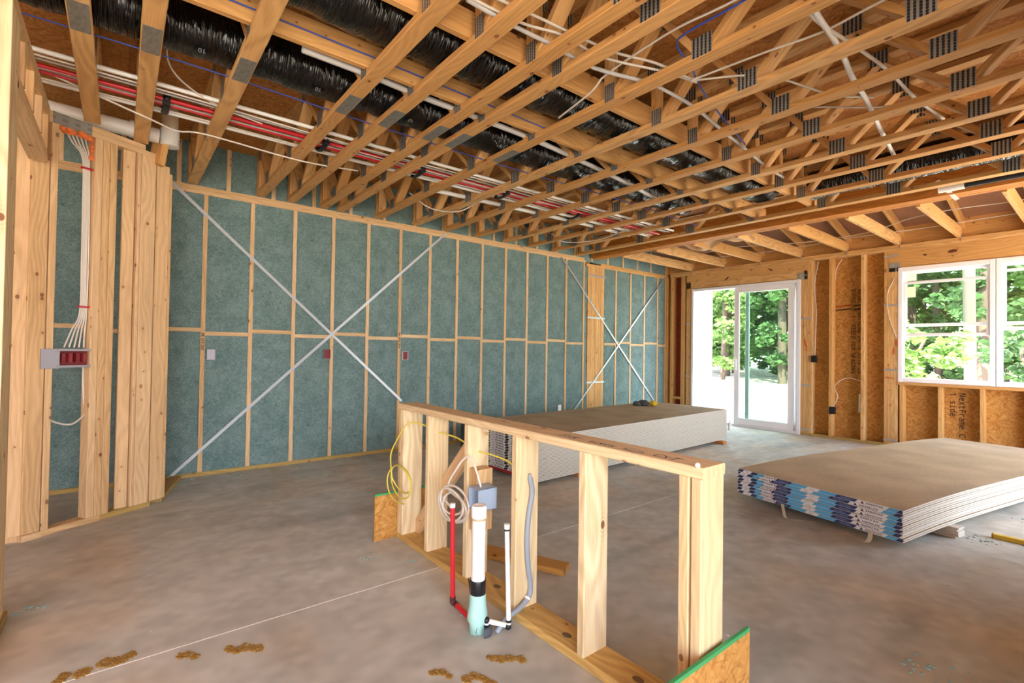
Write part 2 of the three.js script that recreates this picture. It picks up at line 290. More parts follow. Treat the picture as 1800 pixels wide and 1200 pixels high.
// steel straps across ganged studs of the window wall
{
  const strap = (x0, x1, y, l) => { const m = box(scene, 'steel_strap', galv, x0, x1, y - 0.012, y + 0.012, FZ - 0.006, FZ - 0.002, 0.0008); tag(m, l, 'strap', 'straps on the ganged studs'); };
  for (const [y, w] of [[1.79, 'upper'], [0.76, 'lower'], [0.09, 'floor level']]) strap(-3.09, -2.94, y, `short galvanized strap, ${w} one on the studs beside the sliding door`);
  for (const [y, w] of [[1.93, 'upper'], [1.04, 'middle'], [0.09, 'floor level']]) strap(-2.04, -1.885, y, `short galvanized strap, ${w} one on the studs beside the window`);
  for (const [y, w] of [[1.77, 'upper'], [0.80, 'lower']]) strap(-5.06, -4.965, y, `short galvanized strap, ${w} one on the studs between door and corner`);
  strap(-2.04, -1.885, 2.60, 'short galvanized strap at header height beside the window');
  const cp = box(scene, 'corner_plate', plateM, -1.98, -1.86, 2.38, 2.50, FZ - 0.008, FZ - 0.004, 0.0005); tag(cp, 'square toothed steel plate on the window header corner', 'plate');
  const cq = box(scene, 'corner_plate', plateM, -3.14, -3.0, 2.39, 2.49, FZ - 0.008, FZ - 0.004, 0.0005); tag(cq, 'toothed steel plate on the door header end', 'plate');
}
// ------------------------------------------------------------------ sliding door
{
  const d = structure('door_1', 'white vinyl sliding glass door with its panel slid open', [-4, 0, FZ]);
  const z0 = FZ - 0.01, z1 = FZ + 0.13;
  box(d, 'jamb', vinyl, -4.945, -4.90, 0, 2.40, z0, z1, 0.004); box(d, 'jamb', vinyl, -3.15, -3.094, 0, 2.40, z0, z1, 0.004);
  box(d, 'head', vinyl, -4.90, -3.15, 2.35, 2.40, z0, z1, 0.004); box(d, 'threshold', vinyl, -4.90, -3.15, 0, 0.035, z0, z1, 0.004);
  const panel = (n, x0, x1, z, w, m, lab) => {
    const g = new THREE.Group(); g.name = n; g.position.copy(V([x0, 0.035, z])); put(g, d); g.userData.label = lab;
    const za = z - 0.018, zb = z + 0.018;
    box(g, 'stile', m, x0, x0 + w, 0.037, 2.348, za, zb, 0.003); box(g, 'stile', vinyl, x1 - w, x1, 0.037, 2.348, za, zb, 0.003);
    box(g, 'rail', vinyl, x0 + w, x1 - w, 0.037, 0.14, za, zb, 0.003); box(g, 'rail', vinyl, x0 + w, x1 - w, 2.27, 2.348, za, zb, 0.003);
    box(g, 'pane', glassTint, x0 + w, x1 - w, 0.14, 2.27, z - 0.004, z + 0.004, 0.0005);
    return g;
  };
  const sp = panel('sliding_panel', -4.15, -3.20, FZ + 0.03, 0.085, vinyl, 'sliding panel pushed over the fixed one');
  panel('fixed_panel', -3.985, -3.152, FZ + 0.085, 0.06, std({ color: '#b9cfc8', roughness: 0.4 }), 'fixed panel behind the sliding one');
  box(sp, 'handle', vinyl, -4.135, -4.10, 0.95, 1.15, FZ - 0.02, FZ + 0.012, 0.005);
}
// ------------------------------------------------------------------ double window
function windowUnit(n, x0, x1, label, raise) {
  const w = structure(n, label, [x0, 0.886, FZ]); const z0 = FZ - 0.008, z1 = FZ + 0.12, f = 0.05;
  box(w, 'jamb', vinyl, x0, x0 + f, 0.888, 2.425, z0, z1, 0.004); box(w, 'jamb', vinyl, x1 - f, x1, 0.888, 2.425, z0, z1, 0.004);
  box(w, 'head', vinyl, x0 + f, x1 - f, 2.37, 2.425, z0, z1, 0.004); box(w, 'sill', vinyl, x0 + f, x1 - f, 0.888, 0.945, z0, z1, 0.004);
  const sash = (name, y0, y1, z, gm, lab) => {
    const g = new THREE.Group(); g.name = name; g.position.copy(V([x0, y0, z])); put(g, w); g.userData.label = lab; const s = 0.032;
    box(g, 'stile', vinyl, x0 + f, x0 + f + s, y0, y1, z - 0.015, z + 0.015, 0.003); box(g, 'stile', vinyl, x1 - f - s, x1 - f, y0, y1, z - 0.015, z + 0.015, 0.003);
    box(g, 'rail', vinyl, x0 + f + s, x1 - f - s, y0, y0 + 0.04, z - 0.015, z + 0.015, 0.003); box(g, 'rail', vinyl, x0 + f + s, x1 - f - s, y1 - 0.032, y1, z - 0.015, z + 0.015, 0.003);
    box(g, 'pane', gm, x0 + f + s, x1 - f - s, y0 + 0.04, y1 - 0.032, z - 0.003, z + 0.003, 0.0004);
  };
  sash('upper_sash', 1.63, 2.37, FZ + 0.075, glassTint, 'upper sash with dim glass');
  sash('lower_sash', 0.945 + raise, 1.675 + raise, FZ + 0.03, glass, 'lower sash pushed up');
  return w;
}
windowUnit('window_1', -1.884, -0.94, 'white double hung window with its lower sash raised high', 0.555);
windowUnit('window_2', -0.935, 0.01, 'white double hung window with its lower sash slightly raised', 0.62);
{ // stickers
  const w = phys({ color: '#f6f1da', roughness: 1, transmission: 0.45, thickness: 0 });
  tag(box(scene, 'paper_label', w, -1.80, -1.70, 2.02, 2.16, FZ + 0.019, FZ + 0.021, 0.0003), 'yellowish paper sticker on the upper window glass', 'sticker');
  tag(box(scene, 'paper_label', w, -1.80, -1.70, 2.245, 2.34, FZ + 0.058, FZ + 0.060, 0.0003), 'yellowish paper sticker above the raised sash rail', 'sticker');
}
// ------------------------------------------------------------------ walls out of frame that close the house, and an added shading stub
{
  const R = structure('wall_right_added_stub', 'unseen strand board wall with one wide opening and an added stub that shades the slab', [1.3, 0, 4]);
  const rb = (x0, x1, z0, z1, y0, y1) => box(R, 'sheathing_panel', osb, x0, x1, y0, y1, z0, z1);
  rb(0.42, 0.54, 1.45, 4.6, 0, 3.4); rb(0.42, 1.44, 4.6, 4.72, 0, 3.4); rb(1.3, 1.44, 7.7, 8.4, 0, 3.4); rb(1.3, 1.44, 4.72, 7.7, 2.55, 3.4); rb(1.3, 1.44, 4.72, 7.7, 0, 0.05);  // first two panels: unseen stub and return, added to shade the near right slab
  const K = structure('wall_kitchen', 'strand board walls of the kitchen side behind the camera', [2.2, 0, -2]);
  const kb = (x0, x1, y0, y1, z0, z1) => box(K, 'sheathing_panel', osb, x0, x1, y0, y1, z0, z1);
  kb(0.54, 2.34, 0, 3.4, 1.45, 1.57); kb(2.2, 2.34, 0, 3.4, -3.74, -3.3); kb(2.2, 2.34, 0, 3.4, 0.9, 1.45); kb(2.2, 2.34, 2.9, 3.4, -3.3, 0.9);
  const B = structure('wall_front', 'strand board wall with a window opening', [-2, 0, -3.6]);
  const fb = (x0, x1, y0, y1) => box(B, 'sheathing_panel', osb, x0, x1, y0, y1, -3.74, -3.6);
  fb(-5.7, 0.2, 0, 3.4); fb(1.6, 2.34, 0, 3.4); fb(0.2, 1.6, 2.3, 3.4); fb(0.2, 1.6, 0, 0.9);
}
// ------------------------------------------------------------------ subfloor above the trusses
{
  const C = structure('ceiling', 'underside of strand board subfloor above the trusses', [-2, 3.17, 1.5]);
  for (let j = 0; j < 8; j++) for (let i = -1; i < 4; i++) {
    const x0 = Math.max(-5.72, -5.72 + i * 2.44 + (j % 2) * 1.22), x1 = Math.min(j < 4 ? 2.34 : 1.44, -5.72 + (i + 1) * 2.44 + (j % 2) * 1.22 - 0.003), z0 = -3.74 + j * 1.25, z1 = z0 + 1.247;
    if (x1 - x0 < 0.05) continue;
    const g = new THREE.BoxGeometry(x1 - x0, 0.018, z1 - z0), u = g.attributes.uv, o1 = rnd() * 3; for (let k = 0; k < u.count; k++) u.setXY(k, u.getX(k) * (x1 - x0) + o1, u.getY(k) * 1.2 + o1);
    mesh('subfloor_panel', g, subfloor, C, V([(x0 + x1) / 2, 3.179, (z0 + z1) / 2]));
  }
  box(C, 'floor_above', farW[1], -5.75, 2.4, 3.2, 3.3, -3.8, 6.3);
}
// ------------------------------------------------------------------ floor trusses
const BN = [0.22, -0.555, -1.335, -1.94, -2.66, -3.44, -4.21, -4.98];
function truss(z, x0, x1, label, extra = {}) {
  if (z > 1.4 && z < 4.7) x1 = Math.min(x1, 0.5); const t = thing('floor_truss', label, 'truss', [-2.7, PT, z], 'floor trusses overhead');
  const m = pick(trussW), yb = PT + 0.019, yt = 3.15;
  bar(t, 'bottom_chord', m, [x0, yb, z], [x1, yb, z], 0.089, 0.038, [0, 0, 1], 0.003);
  bar(t, 'top_chord', pick(trussW), [x0, yt, z], [x1, yt, z], 0.089, 0.038, [0, 0, 1], 0.003);
  const lo = yb + 0.019, hi = yt - 0.019, inr = (x) => x > x0 - 0.02 && x < x1 + 0.02;
  const web = (xa, ya, xb, yb2) => { if (inr(xa) && inr(xb)) bar(t, 'web', pick(trussW), [xa, ya, z], [xb, yb2, z], 0.085, 0.038, [0, 0, 1], 0.002); };
  const plate = (x, y, w, h) => { if (!inr(x)) return; for (const s of [-1, 1]) { const g = new THREE.BoxGeometry(w, h, 0.0015); const p = mesh('nail_plate', g, plateM, t, V([x, y, z + s * 0.0455])); p.userData.label = 'toothed steel nail plate'; } };
  const dia = (xb, xt) => web(xb + Math.sign(xt - xb) * 0.03, lo, xt, hi);
  dia(0.22, 0.61); dia(0.22, -0.17); dia(-0.555, -0.17); dia(-0.555, -0.95); dia(-1.335, -0.95); dia(-1.335, -1.62); dia(-1.94, -1.62);
  web(-1.965, lo, -1.965, hi); web(-2.66, lo, -2.66, hi);
  dia(-3.44, -3.05); dia(-2.70, -3.05); dia(-3.44, -3.83); dia(-4.21, -3.83); dia(-4.21, -4.6); dia(-4.98, -4.6); dia(-4.98, -5.28);
  web(-5.42, lo, -5.42, hi); web(-5.36, lo, -5.36, hi);
  for (const x of BN) plate(x, PT + 0.055, x < -1.9 && x > -2.7 ? 0.075 : 0.11, 0.105);
  for (const x of [0.61, -0.17, -0.95, -1.62, -1.965, -2.66, -3.05, -3.83, -4.6, -5.3]) plate(x, 3.12, 0.1, 0.09);
  if (!extra.plain && inr(-3.02)) { const g = new THREE.BoxGeometry(0.27, 0.0015, 0.078); mesh('splice_plate', g, plateFlat, t, V([-3.02, PT - 0.001, z])).userData.label = 'flat steel splice plate under the chord'; }
  if (extra.more) for (const x of extra.more) mesh('splice_plate', new THREE.BoxGeometry(0.2, 0.0015, 0.078), plateFlat, t, V([x, PT - 0.001, z]));
  return t;
}
truss(-0.18, -4.42, 1.4, 'pine floor truss landing on the angled wall above the orange sealant');
truss(0.09, -4.62, 1.4, 'pine floor truss landing on the angled wall beside the big drain pipe');
truss(0.50, -5.46, 1.4, 'pine floor truss nearest the angled wall that reaches the insulated wall');
truss(1.08, -5.46, 1.4, 'pine floor truss second from the angled wall on the insulated wall plate');
truss(1.37, -5.46, 1.4, 'pine floor truss third from the angled wall on the insulated wall plate');
truss(1.70, -5.46, 1.4, 'pine floor truss of the close pair, on the angled wall side');
truss(1.89, -5.46, 1.4, 'pine floor truss of the close pair, on the window side', { plain: false });
[2.33, 2.81, 3.25, 3.74, 4.23, 4.69].forEach((z, i) => truss(z, -5.46, 1.4, `pine floor truss, ${ORD[7 - i]} from the porch beam`, { plain: z > 2.5 }));
truss(5.17, -5.46, 1.4, 'pine floor truss second from the porch beam', { plain: true }); truss(5.69, -5.46, 1.4, 'pine floor truss beside the porch beam', { plain: true });
// strongbacks on the bottom chords
for (const [x, l] of [[-2.61, 'long pine strongback plank between the two black ducts'], [-2.03, 'long pine strongback plank beside the fatter black duct']])
  tag(bar(scene, 'strongback', trussW[0], [x - 0.019, 2.874, -0.7], [x - 0.019, 2.874, 5.9], 0.14, 0.038, [0, 1, 0]), l, 'plank');

// ------------------------------------------------------------------ flexible ducts
function flexDuct(label, pts, r) {
  const P = pts.map(V), c = new THREE.CatmullRomCurve3(P), n = Math.round(c.getLength() / 0.025), g = new THREE.TubeGeometry(c, n, r, 26, false), p = g.attributes.position, uv = g.attributes.uv;
  const ctr = new THREE.Vector3();
  for (let i = 0; i <= n; i++) {
    c.getPointAt(i / n, ctr); const s = i * 0.025;
    for (let j = 0; j <= 26; j++) {
      const k = i * 27 + j, jj = j % 26, a = jj / 26 * 6.2832;
      const w = 1 + 0.012 * Math.sin(s * 42) + (noise(s * 16 + 3, jj * 0.6, 256, 26) - 0.5) * 0.09 + (noise(s * 40, jj * 1.0, 256, 26) - 0.5) * 0.035 - 0.03 * Math.max(0, Math.sin(s * 13));
      p.setXYZ(k, ctr.x + (p.getX(k) - ctr.x) * w, ctr.y + (p.getY(k) - ctr.y) * w, ctr.z + (p.getZ(k) - ctr.z) * w);
      uv.setXY(k, s * 1.5, j / 26);
    }
  }
  g.computeVertexNormals();
  return tag(mesh('flexible_duct', g, duct, scene), label, 'duct');
}
flexDuct('black plastic wrapped flexible duct running above the red pipes side', [[-3.12, 2.955, -0.8], [-3.11, 2.955, 1], [-3.13, 2.955, 3], [-3.12, 2.955, 5.0]], 0.148);
flexDuct('fatter black plastic wrapped flexible duct between the strongback planks', [[-2.32, 2.965, -0.8], [-2.34, 2.965, 1], [-2.33, 2.965, 3], [-2.34, 2.965, 5.25]], 0.158);
flexDuct('black flexible duct lying crosswise between the last two trusses', [[-1.95, 2.95, 5.44], [-1.6, 2.955, 5.43], [-0.4, 2.95, 5.44], [1.2, 2.95, 5.43]], 0.14);
{ // size print on the duct wrap
  const t = canvasTex(128, 64, (c, w, h) => { c.clearRect(0, 0, w, h); c.fillStyle = '#6c7076'; c.font = 'bold 60px sans-serif'; c.textBaseline = 'middle'; c.fillText('10', 20, 34); });
  const m = std({ map: t, transparent: true, alphaTest: 0.4, roughness: 0.6 });
  const d = scene.getObjectByName('flexible_duct');
  for (const z of [0.30, 0.90, 1.52]) {
    const g = new THREE.PlaneGeometry(0.075, 0.04, 8, 8), p = g.attributes.position;
    for (let i = 0; i < p.count; i++) { const a = -1.15 - p.getY(i) / 0.155, q = V([-3.115 + Math.cos(a) * 0.158, 2.955 + Math.sin(a) * 0.158, z - p.getX(i)]); p.setXYZ(i, q.x, q.y, q.z); }
    g.computeVertexNormals(); const q = mesh('size_print', g, m, d); q.userData.label = 'pale printed size number';
  }
}
// ------------------------------------------------------------------ pipes and cables over the trusses
{
  const run = (name, mat, r, pts, label, cat, group) => tag(tube(scene, name, mat, pts, r, 40), label, cat, group);
  const zz = [-0.9, 0.3, 1.5, 2.8, 4.2, 5.6];
  const line = (x, y, j = 0.012, z1 = 9) => zz.filter((z) => z < z1).map((z) => [x + rr(-j, j), y + rr(-0.004, 0.004), z]);
  run('water_pipe', redPipe, 0.0145, line(-3.86, 2.83), 'red plastic water pipe lying beside the white supply pipe', 'pipe');
  run('water_pipe', redPipe, 0.011, line(-3.93, 2.825), 'thinner red plastic water pipe among the grey cables', 'pipe');
  run('water_pipe', pvc, 0.014, line(-3.66, 2.83), 'white plastic water pipe nearest the duct', 'pipe');
  run('water_pipe', pvc, 0.014, line(-4.06, 2.83), 'white plastic water pipe nearest the insulated wall', 'pipe');
  run('water_pipe', redPipe, 0.011, [[-3.84, 2.85, 1.135], [-3.66, 2.89, 1.14], [-3.3, 2.94, 1.145], [-3.03, 2.98, 1.14], [-2.95, 3.08, 1.14], [-2.94, 3.16, 1.14]], 'red plastic water pipe climbing beside a truss', 'pipe');
  run('water_pipe', pvc, 0.022, [[-4.3, 2.83, 2.3], [-4.25, 2.83, 3.2], [-4.2, 2.83, 4.4], [-4.2, 2.83, 5.4]], 'wide white pipe starting beside the close truss pair', 'pipe');
  run('gas_pipe', greyCable, 0.019, [[-2.71, 2.825, 0.72], [-2.715, 2.825, 1.1], [-2.735, 2.825, 1.5], [-2.745, 2.825, 2.3], [-2.81, 2.825, 3.0], [-2.9, 2.825, 3.7], [-3.0, 2.825, 4.3]], 'slim grey pipe lying between duct and strongback plank', 'pipe');
  for (let i = 0; i < 5; i++) run('cable', i % 2 ? greyCable : romex, 0.006, line(-3.72 - i * 0.062 - (i > 2 ? 0.03 : 0), 2.82 + (i % 2) * 0.012, 0.03), 'thin house cable in the bundle beside the red pipe', 'cable', 'cables in the pipe bundle');
  run('cable', blueCable, 0.004, line(-3.3, 2.83, 0.02), 'thin blue cable beside the long duct', 'cable');
  run('cable', blueCable, 0.004, [[-2.6, 2.86, -0.5], [-2.6, 2.865, 1.0], [-2.6, 2.85, 2.5]], 'thin blue cable stapled along the strongback plank', 'cable');
  run('cable', greyCable, 0.011, [[-1.86, 2.84, 1.2], [-1.85, 2.83, 1.49], [-1.85, 2.84, 1.72], [-1.84, 2.83, 2.02], [-1.75, 2.84, 2.39], [-1.72, 2.83, 2.54], [-1.73, 2.84, 2.89], [-1.78, 2.84, 3.31], [-1.83, 2.84, 3.78], [-1.89, 2.84, 4.29], [-1.91, 2.84, 4.85]], 'thick grey cable running beside the truss verticals', 'cable');
  run('cable', romex, 0.007, [[-1.85, 2.85, 1.2], [-1.82, 2.84, 1.49], [-1.77, 2.85, 1.72], [-1.75, 2.84, 2.01], [-1.63, 2.85, 2.39], [-1.55, 2.83, 2.6]], 'white cable next to the thick grey one', 'cable');
  run('cable', romex, 0.007, [[-1.80, 2.86, 1.2], [-1.76, 2.86, 1.55], [-1.71, 2.86, 2.01], [-1.62, 2.86, 2.3], [-1.55, 2.83, 2.56]], 'white cable meeting others at the truss chord', 'cable');
  run('cable', romex, 0.006, [[-2.33, 2.792, 2.24], [-1.97, 2.794, 2.16], [-1.85, 2.84, 2.15], [-1.42, 2.87, 2.14], [-1.09, 2.87, 2.17], [-0.5, 2.87, 2.16]], 'white cable stretched along beside a truss', 'cable');
  run('cable', romex, 0.006, [[-1.55, 2.82, 2.54], [-1.28, 2.85, 2.87], [-1.1, 2.83, 3.34], [-0.95, 2.84, 3.6]], 'white cable slanting across two trusses', 'cable');
  run('cable', romex, 0.006, [[-1.55, 2.82, 2.54], [-1.18, 2.86, 2.66], [-0.93, 2.87, 2.72], [-0.69, 2.89, 2.72], [-0.2, 2.9, 2.7]], 'white cable rising toward the subfloor', 'cable');
  run('cable', white, 0.014, [[-0.88, 2.9, 2.3], [-0.89, 2.85, 2.52], [-0.91, 2.84, 2.88], [-0.96, 2.84, 3.25], [-0.98, 2.83, 3.55], [-1.06, 2.84, 4.18], [-1.12, 2.83, 4.77]], 'thick white cable bundle wrapped in plastic', 'cable');
  run('cable', romex, 0.009, [[-0.92, 2.9, 2.3], [-0.91, 2.85, 2.56], [-0.86, 2.84, 2.87], [-0.81, 2.84, 3.31], [-0.79, 2.84, 3.81], [-0.74, 2.84, 4.28]], 'white cable diverging from the thick bundle', 'cable');
  run('cable', romex, 0.006, [[-1.3, 2.88, 3.5], [-0.9, 2.87, 3.9], [-0.5, 2.88, 3.98], [-0.1, 2.9, 4.0]], 'white cable sagging between two middle trusses', 'cable');
  run('cable', greyCable, 0.009, [[-2.4, 2.86, 4.95], [-1.6, 2.86, 4.96], [-1.0, 2.88, 4.95], [-0.4, 2.9, 4.96]], 'grey cable in front of the crosswise duct', 'cable');
  run('cable', blueCable, 0.0055, [[-0.6, 2.9, 2.18], [-1.04, 2.87, 2.2], [-1.40, 2.86, 2.2], [-1.46, 2.85, 2.28], [-1.48, 2.83, 2.42], [-1.57, 2.84, 2.67], [-1.65, 2.83, 3.02], [-1.78, 2.83, 3.67]], 'blue cable bending around a truss node', 'cable');
  run('cable', romex, 0.006, [[-4.6, 2.85, 2.3], [-4.6, 2.74, 2.55], [-4.45, 2.72, 2.8], [-4.25, 2.82, 2.95]], 'white cable drooping below the trusses near the insulated wall', 'cable');
  run('cable', romex, 0.006, [[-4.9, 2.85, 4.6], [-4.8, 2.74, 4.75], [-4.4, 2.74, 5.0], [-3.9, 2.84, 5.1]], 'white cable drooping below the trusses near the built up post', 'cable');
  run('cable', romex, 0.006, [[-3.92, 2.84, -0.42], [-3.95, 2.80, -0.22], [-4.06, 2.75, 0.14], [-4.15, 2.75, 0.28], [-4.08, 2.75, 0.45], [-4.15, 2.75, 1.1], [-4.2, 2.80, 1.6]], 'tan cable hanging below the pipes by the drain', 'cable');
  run('cable', romex, 0.005, [[-3.42, 3.05, 0.17], [-3.5, 2.9, 0.19], [-3.6, 2.84, 0.3], [-3.72, 2.82, 0.5], [-3.8, 2.82, 0.75]], 'tan cable looping down from the truss web', 'cable');
  // black hangers under the pipe bundle
  let k = 0;
  for (const [z, x] of [[0.2, -3.95], [1.2, -3.9], [2.05, -3.95], [3.0, -3.95], [4.1, -4.0]]) {
    const h = thing('pipe_hanger', 'black foam pipe sleeve strapped round the pipe bundle', 'hanger', [x, 2.8, z], 'pipe hangers');
    const g = new THREE.TorusGeometry(0.05, 0.013, 8, 20); const m = mesh('loop', g, black, h, V([x, 2.83, z])); m.scale.set(2.1, 0.7, 1.6);
    box(h, 'clip', black, x + 0.06, x + 0.12, 2.80, 2.86, z - 0.02, z + 0.02); k++;
  }
  // big drain with elbow
  const d = thing('drain_pipe', 'large white drain pipe with an elbow above the angled wall', 'pipe', [-4.6, 2.8, 0], undefined);
  cyl(d, 'pipe', pvc, [-4.62, 2.87, -0.62], [-4.66, 2.86, 0.2], 0.055, 0.055, 28);
  cyl(d, 'coupling', pvc, [-4.65, 2.865, 0.02], [-4.655, 2.862, 0.12], 0.064, 0.064, 28);
  cyl(d, 'elbow', pvc, [-4.67, 2.80, 0.27], [-4.67, 2.93, 0.27], 0.063, 0.063, 28);
  cyl(d, 'riser', std({ color: '#c9b99a', roughness: 0.5 }), [-4.67, 2.9, 0.27], [-4.67, 3.16, 0.27], 0.055, 0.055, 28);
}
// ------------------------------------------------------------------ porch roof beyond the trusses
{
  const b = thing('support_beam', 'long orange brown laminated beam between trusses and porch joists', 'beam', [-2, 2.76, 6.1]);
  bar(b, 'ply', beamW, [-5.45, 2.89, 6.06], [1.35, 2.89, 6.06], 0.26, 0.06, [0, 1, 0]); bar(b, 'ply', beamW, [-5.45, 2.89, 6.122], [1.35, 2.89, 6.122], 0.26, 0.06, [0, 1, 0]); bar(b, 'ply', beamW, [-5.45, 2.888, 6.184], [1.35, 2.888, 6.184], 0.26, 0.06, [0, 1, 0]);
  const xs = []; for (let i = 0; i < 10; i++) xs.push(-4.96 + i * 0.615);
  xs.forEach((x, i) => {
    const l = `pine porch ceiling joist over the window wall plate, ${ORD[i]} from the insulated wall`;
    const j = thing('ceiling_joist', l, 'joist', [x, 2.74, 7.2], 'porch ceiling joists');
    bar(j, 'joist_board', pick(farW), [x, 2.81, 6.215], [x, 2.81, FZ + 0.13], 0.14, 0.038, [0, 1, 0]);
    const c = box(j, 'metal_tie', galv, x + 0.021, x + 0.024, 2.68, 2.78, FZ - 0.01, FZ + 0.02, 0.0005); c.userData.label = 'small galvanized tie at the wall plate';
  });
  const roof = structure('roof', 'sloping dark brown porch roof deck', [-2, 3, 7.2]);
  const brown = std({ color: '#a9795a', roughness: 0.85, map: dataTex(128, 128, (u, v) => { const s = 225 + (noise(u * 4, v * 4, 4, 4) - 0.5) * 40 + (noise(u * 40, v * 40, 40, 40) - 0.5) * 12; return [s, s, s]; }) });
  for (let i = -1; i < xs.length; i++) {
    const x0 = i < 0 ? -5.6 : xs[i], x1 = i + 1 < xs.length ? xs[i + 1] : 1.42;
    bar(roof, 'deck_panel', brown, [(x0 + x1) / 2, 3.52, 6.0], [(x0 + x1) / 2, 2.93, 8.6], x1 - x0 - 0.006, 0.02, [1, 0, 0]);
    if (i >= 0) bar(roof, 'rafter', farW[1], [x0 + 0.03, 3.43, 6.1], [x0 + 0.03, 2.865, 8.5], 0.12, 0.038, [0, 1, 0]);
  }
  box(roof, 'gable_infill', farW[1], -5.6, 1.42, 3.15, 3.7, 6.22, 6.26); box(roof, 'side_infill', insul, -5.64, -5.5, 2.7, 3.6, 6.2, 8.4); box(roof, 'side_infill', farW[1], 1.3, 1.44, 3.3, 3.7, 6.2, 8.5);
  const run = (name, mat, r, pts, label, cat) => tag(tube(scene, name, mat, pts, r, 40), label, cat);
  run('cable', romex, 0.0055, [[-4.6, 2.90, 7.6], [-3.8, 2.9, 7.5], [-2.97, 2.87, 7.71], [-2.65, 2.88, 7.84], [-2.08, 2.88, 7.75], [-1.57, 2.89, 7.36], [-1.15, 2.89, 7.25], [-0.67, 2.9, 7.37], [0.2, 2.9, 7.3]], 'white cable strung over the porch joists nearer the beam', 'cable');
  run('cable', romex, 0.0055, [[-4.4, 2.89, 8.0], [-3.6, 2.86, 8.0], [-2.9, 2.89, 8.1], [-2.48, 2.89, 8.0], [-1.95, 2.88, 7.98], [-1.52, 2.89, 8.05], [-0.87, 2.9, 8.03], [0.2, 2.9, 8.0]], 'white cable strung over the porch joists along the window wall', 'cable');
  const p = thing('vent_pipe', 'black plastic pipe with a white coupling beside the beam', 'pipe', [-0.6, 2.78, 5.93]);
  cyl(p, 'pipe', black, [-0.9, 2.80, 5.93], [1.2, 2.80, 5.93], 0.028); cyl(p, 'coupling', white, [-1.06, 2.80, 5.93], [-0.88, 2.80, 5.93], 0.036);
  tag(bar(scene, 'hanging_strap', white, [-1.06, 2.87, 5.88], [-0.96, 2.72, 6.12], 0.035, 0.004, [1, 0, 0], 0.0005), 'white plastic strap hanging over the beam edge', 'strap');
  // crumpled kraft insulation hanging behind the beam
  const g = new THREE.PlaneGeometry(1.0, 0.35, 24, 8), q = g.attributes.position;
  for (let i = 0; i < q.count; i++) { const x = q.getX(i), y = q.getY(i); q.setXYZ(i, x, y * 0.6 + 0.03 * Math.sin(x * 9) + (noise(x * 8 + 50, y * 8 + 50) - 0.5) * 0.09, (noise(x * 6 + 20, y * 6 + 9) - 0.5) * 0.25 + y * 0.5); }
  g.computeVertexNormals();
  tag(mesh('insulation_paper', g, std({ color: '#d9b48c', roughness: 0.9 }), scene, V([-3.55, 2.86, 6.45])), 'crumpled tan paper facing hanging behind the beam', 'paper');
}
// ------------------------------------------------------------------ bracing straps on the insulated wall
{
  let off = 0.004; const strap = (a, b, label) => { const A = [GX + off, ...a], B = [GX + off, ...b]; off += 0.003; tag(bar(scene, 'bracing_strap', galv, A, B, 0.029, 0.002, [0, b[0] - a[0] > 0 ? -1 : 1, 1], 0.0004), label, 'strap', 'diagonal bracing straps'); };
  strap([2.757, 0.33], [0.60, 2.69], 'flat steel brace descending from the angled wall toward the half wall');
  strap([0.016, 0.37], [2.74, 3.27], 'flat steel brace rising from the floor beside the angled wall');
  strap([2.705, 5.37], [0.10, 8.06], 'flat steel brace descending across the built up post');
  strap([0.03, 5.42], [2.69, 8.17], 'flat steel brace rising toward the window wall corner');
  for (const y of [2.49, 1.79, 0.72]) tag(box(scene, 'steel_band', galv, GX + 0.003, GX + 0.006, y - 0.014, y + 0.014, 5.98, 6.41, 0.0005), ['upper', 'middle', 'lower'][[2.49, 1.79, 0.72].indexOf(y)] + ' horizontal steel band round the built up post', 'strap', 'post bands');
}
// outlet boxes
function outlet(x, y, z, ax, label, bodyMat, faceMat) { // small device box: open front
  const t = thing('outlet_box', label, 'outlet box', [x, y - 0.05, z]);
  const d = 0.05, w = 0.036, h = 0.052, s = 0.003;
  const bb = (n, m, u0, u1, v0, v1, o0, o1) => ax === 'x' ? box(t, n, m, x + o0, x + o1, y + v0, y + v1, z + u0, z + u1, 0.001) : box(t, n, m, x + u0, x + u1, y + v0, y + v1, z - o1, z - o0, 0.001);
  bb('side', bodyMat, -w, -w + s, -h, h, -d, 0.012); bb('side', bodyMat, w - s, w, -h, h, -d, 0.012); bb('side', bodyMat, -w + s, w - s, h - s, h, -d, 0.012); bb('side', bodyMat, -w + s, w - s, -h, -h + s, -d, 0.012);
  bb('back', faceMat, -w + s, w - s, -h + s, h - s, -0.001, 0.005);
  return t;
}
const foil = std({ color: '#96939a', metalness: 0.5, roughness: 0.4 }), redcap = std({ color: '#7a1d22', roughness: 0.6 }), greyBox = std({ color: '#9fb0c4', roughness: 0.5 });
outlet(GX, 1.156, 0.685, 'x', 'foil covered outlet box on the insulated wall beside a marked stud', foil, foil);
outlet(GX, 1.167, 1.785, 'x', 'dark outlet box below the strap crossing', foil, redcap);
outlet(GX, 1.151, 2.725, 'x', 'dark red outlet box near a scorched stud', white, redcap);
outlet(GX, 0.34, 5.37, 'x', 'low pale outlet box behind the tall drywall stack', white, white);
outlet(-2.905, 1.17, FZ - 0.01, 'z', 'black outlet box on the window wall beside the sliding door', black, black);
outlet(-2.66, 0.42, FZ - 0.01, 'z', 'low black outlet box on the middle wall stud', black, black);
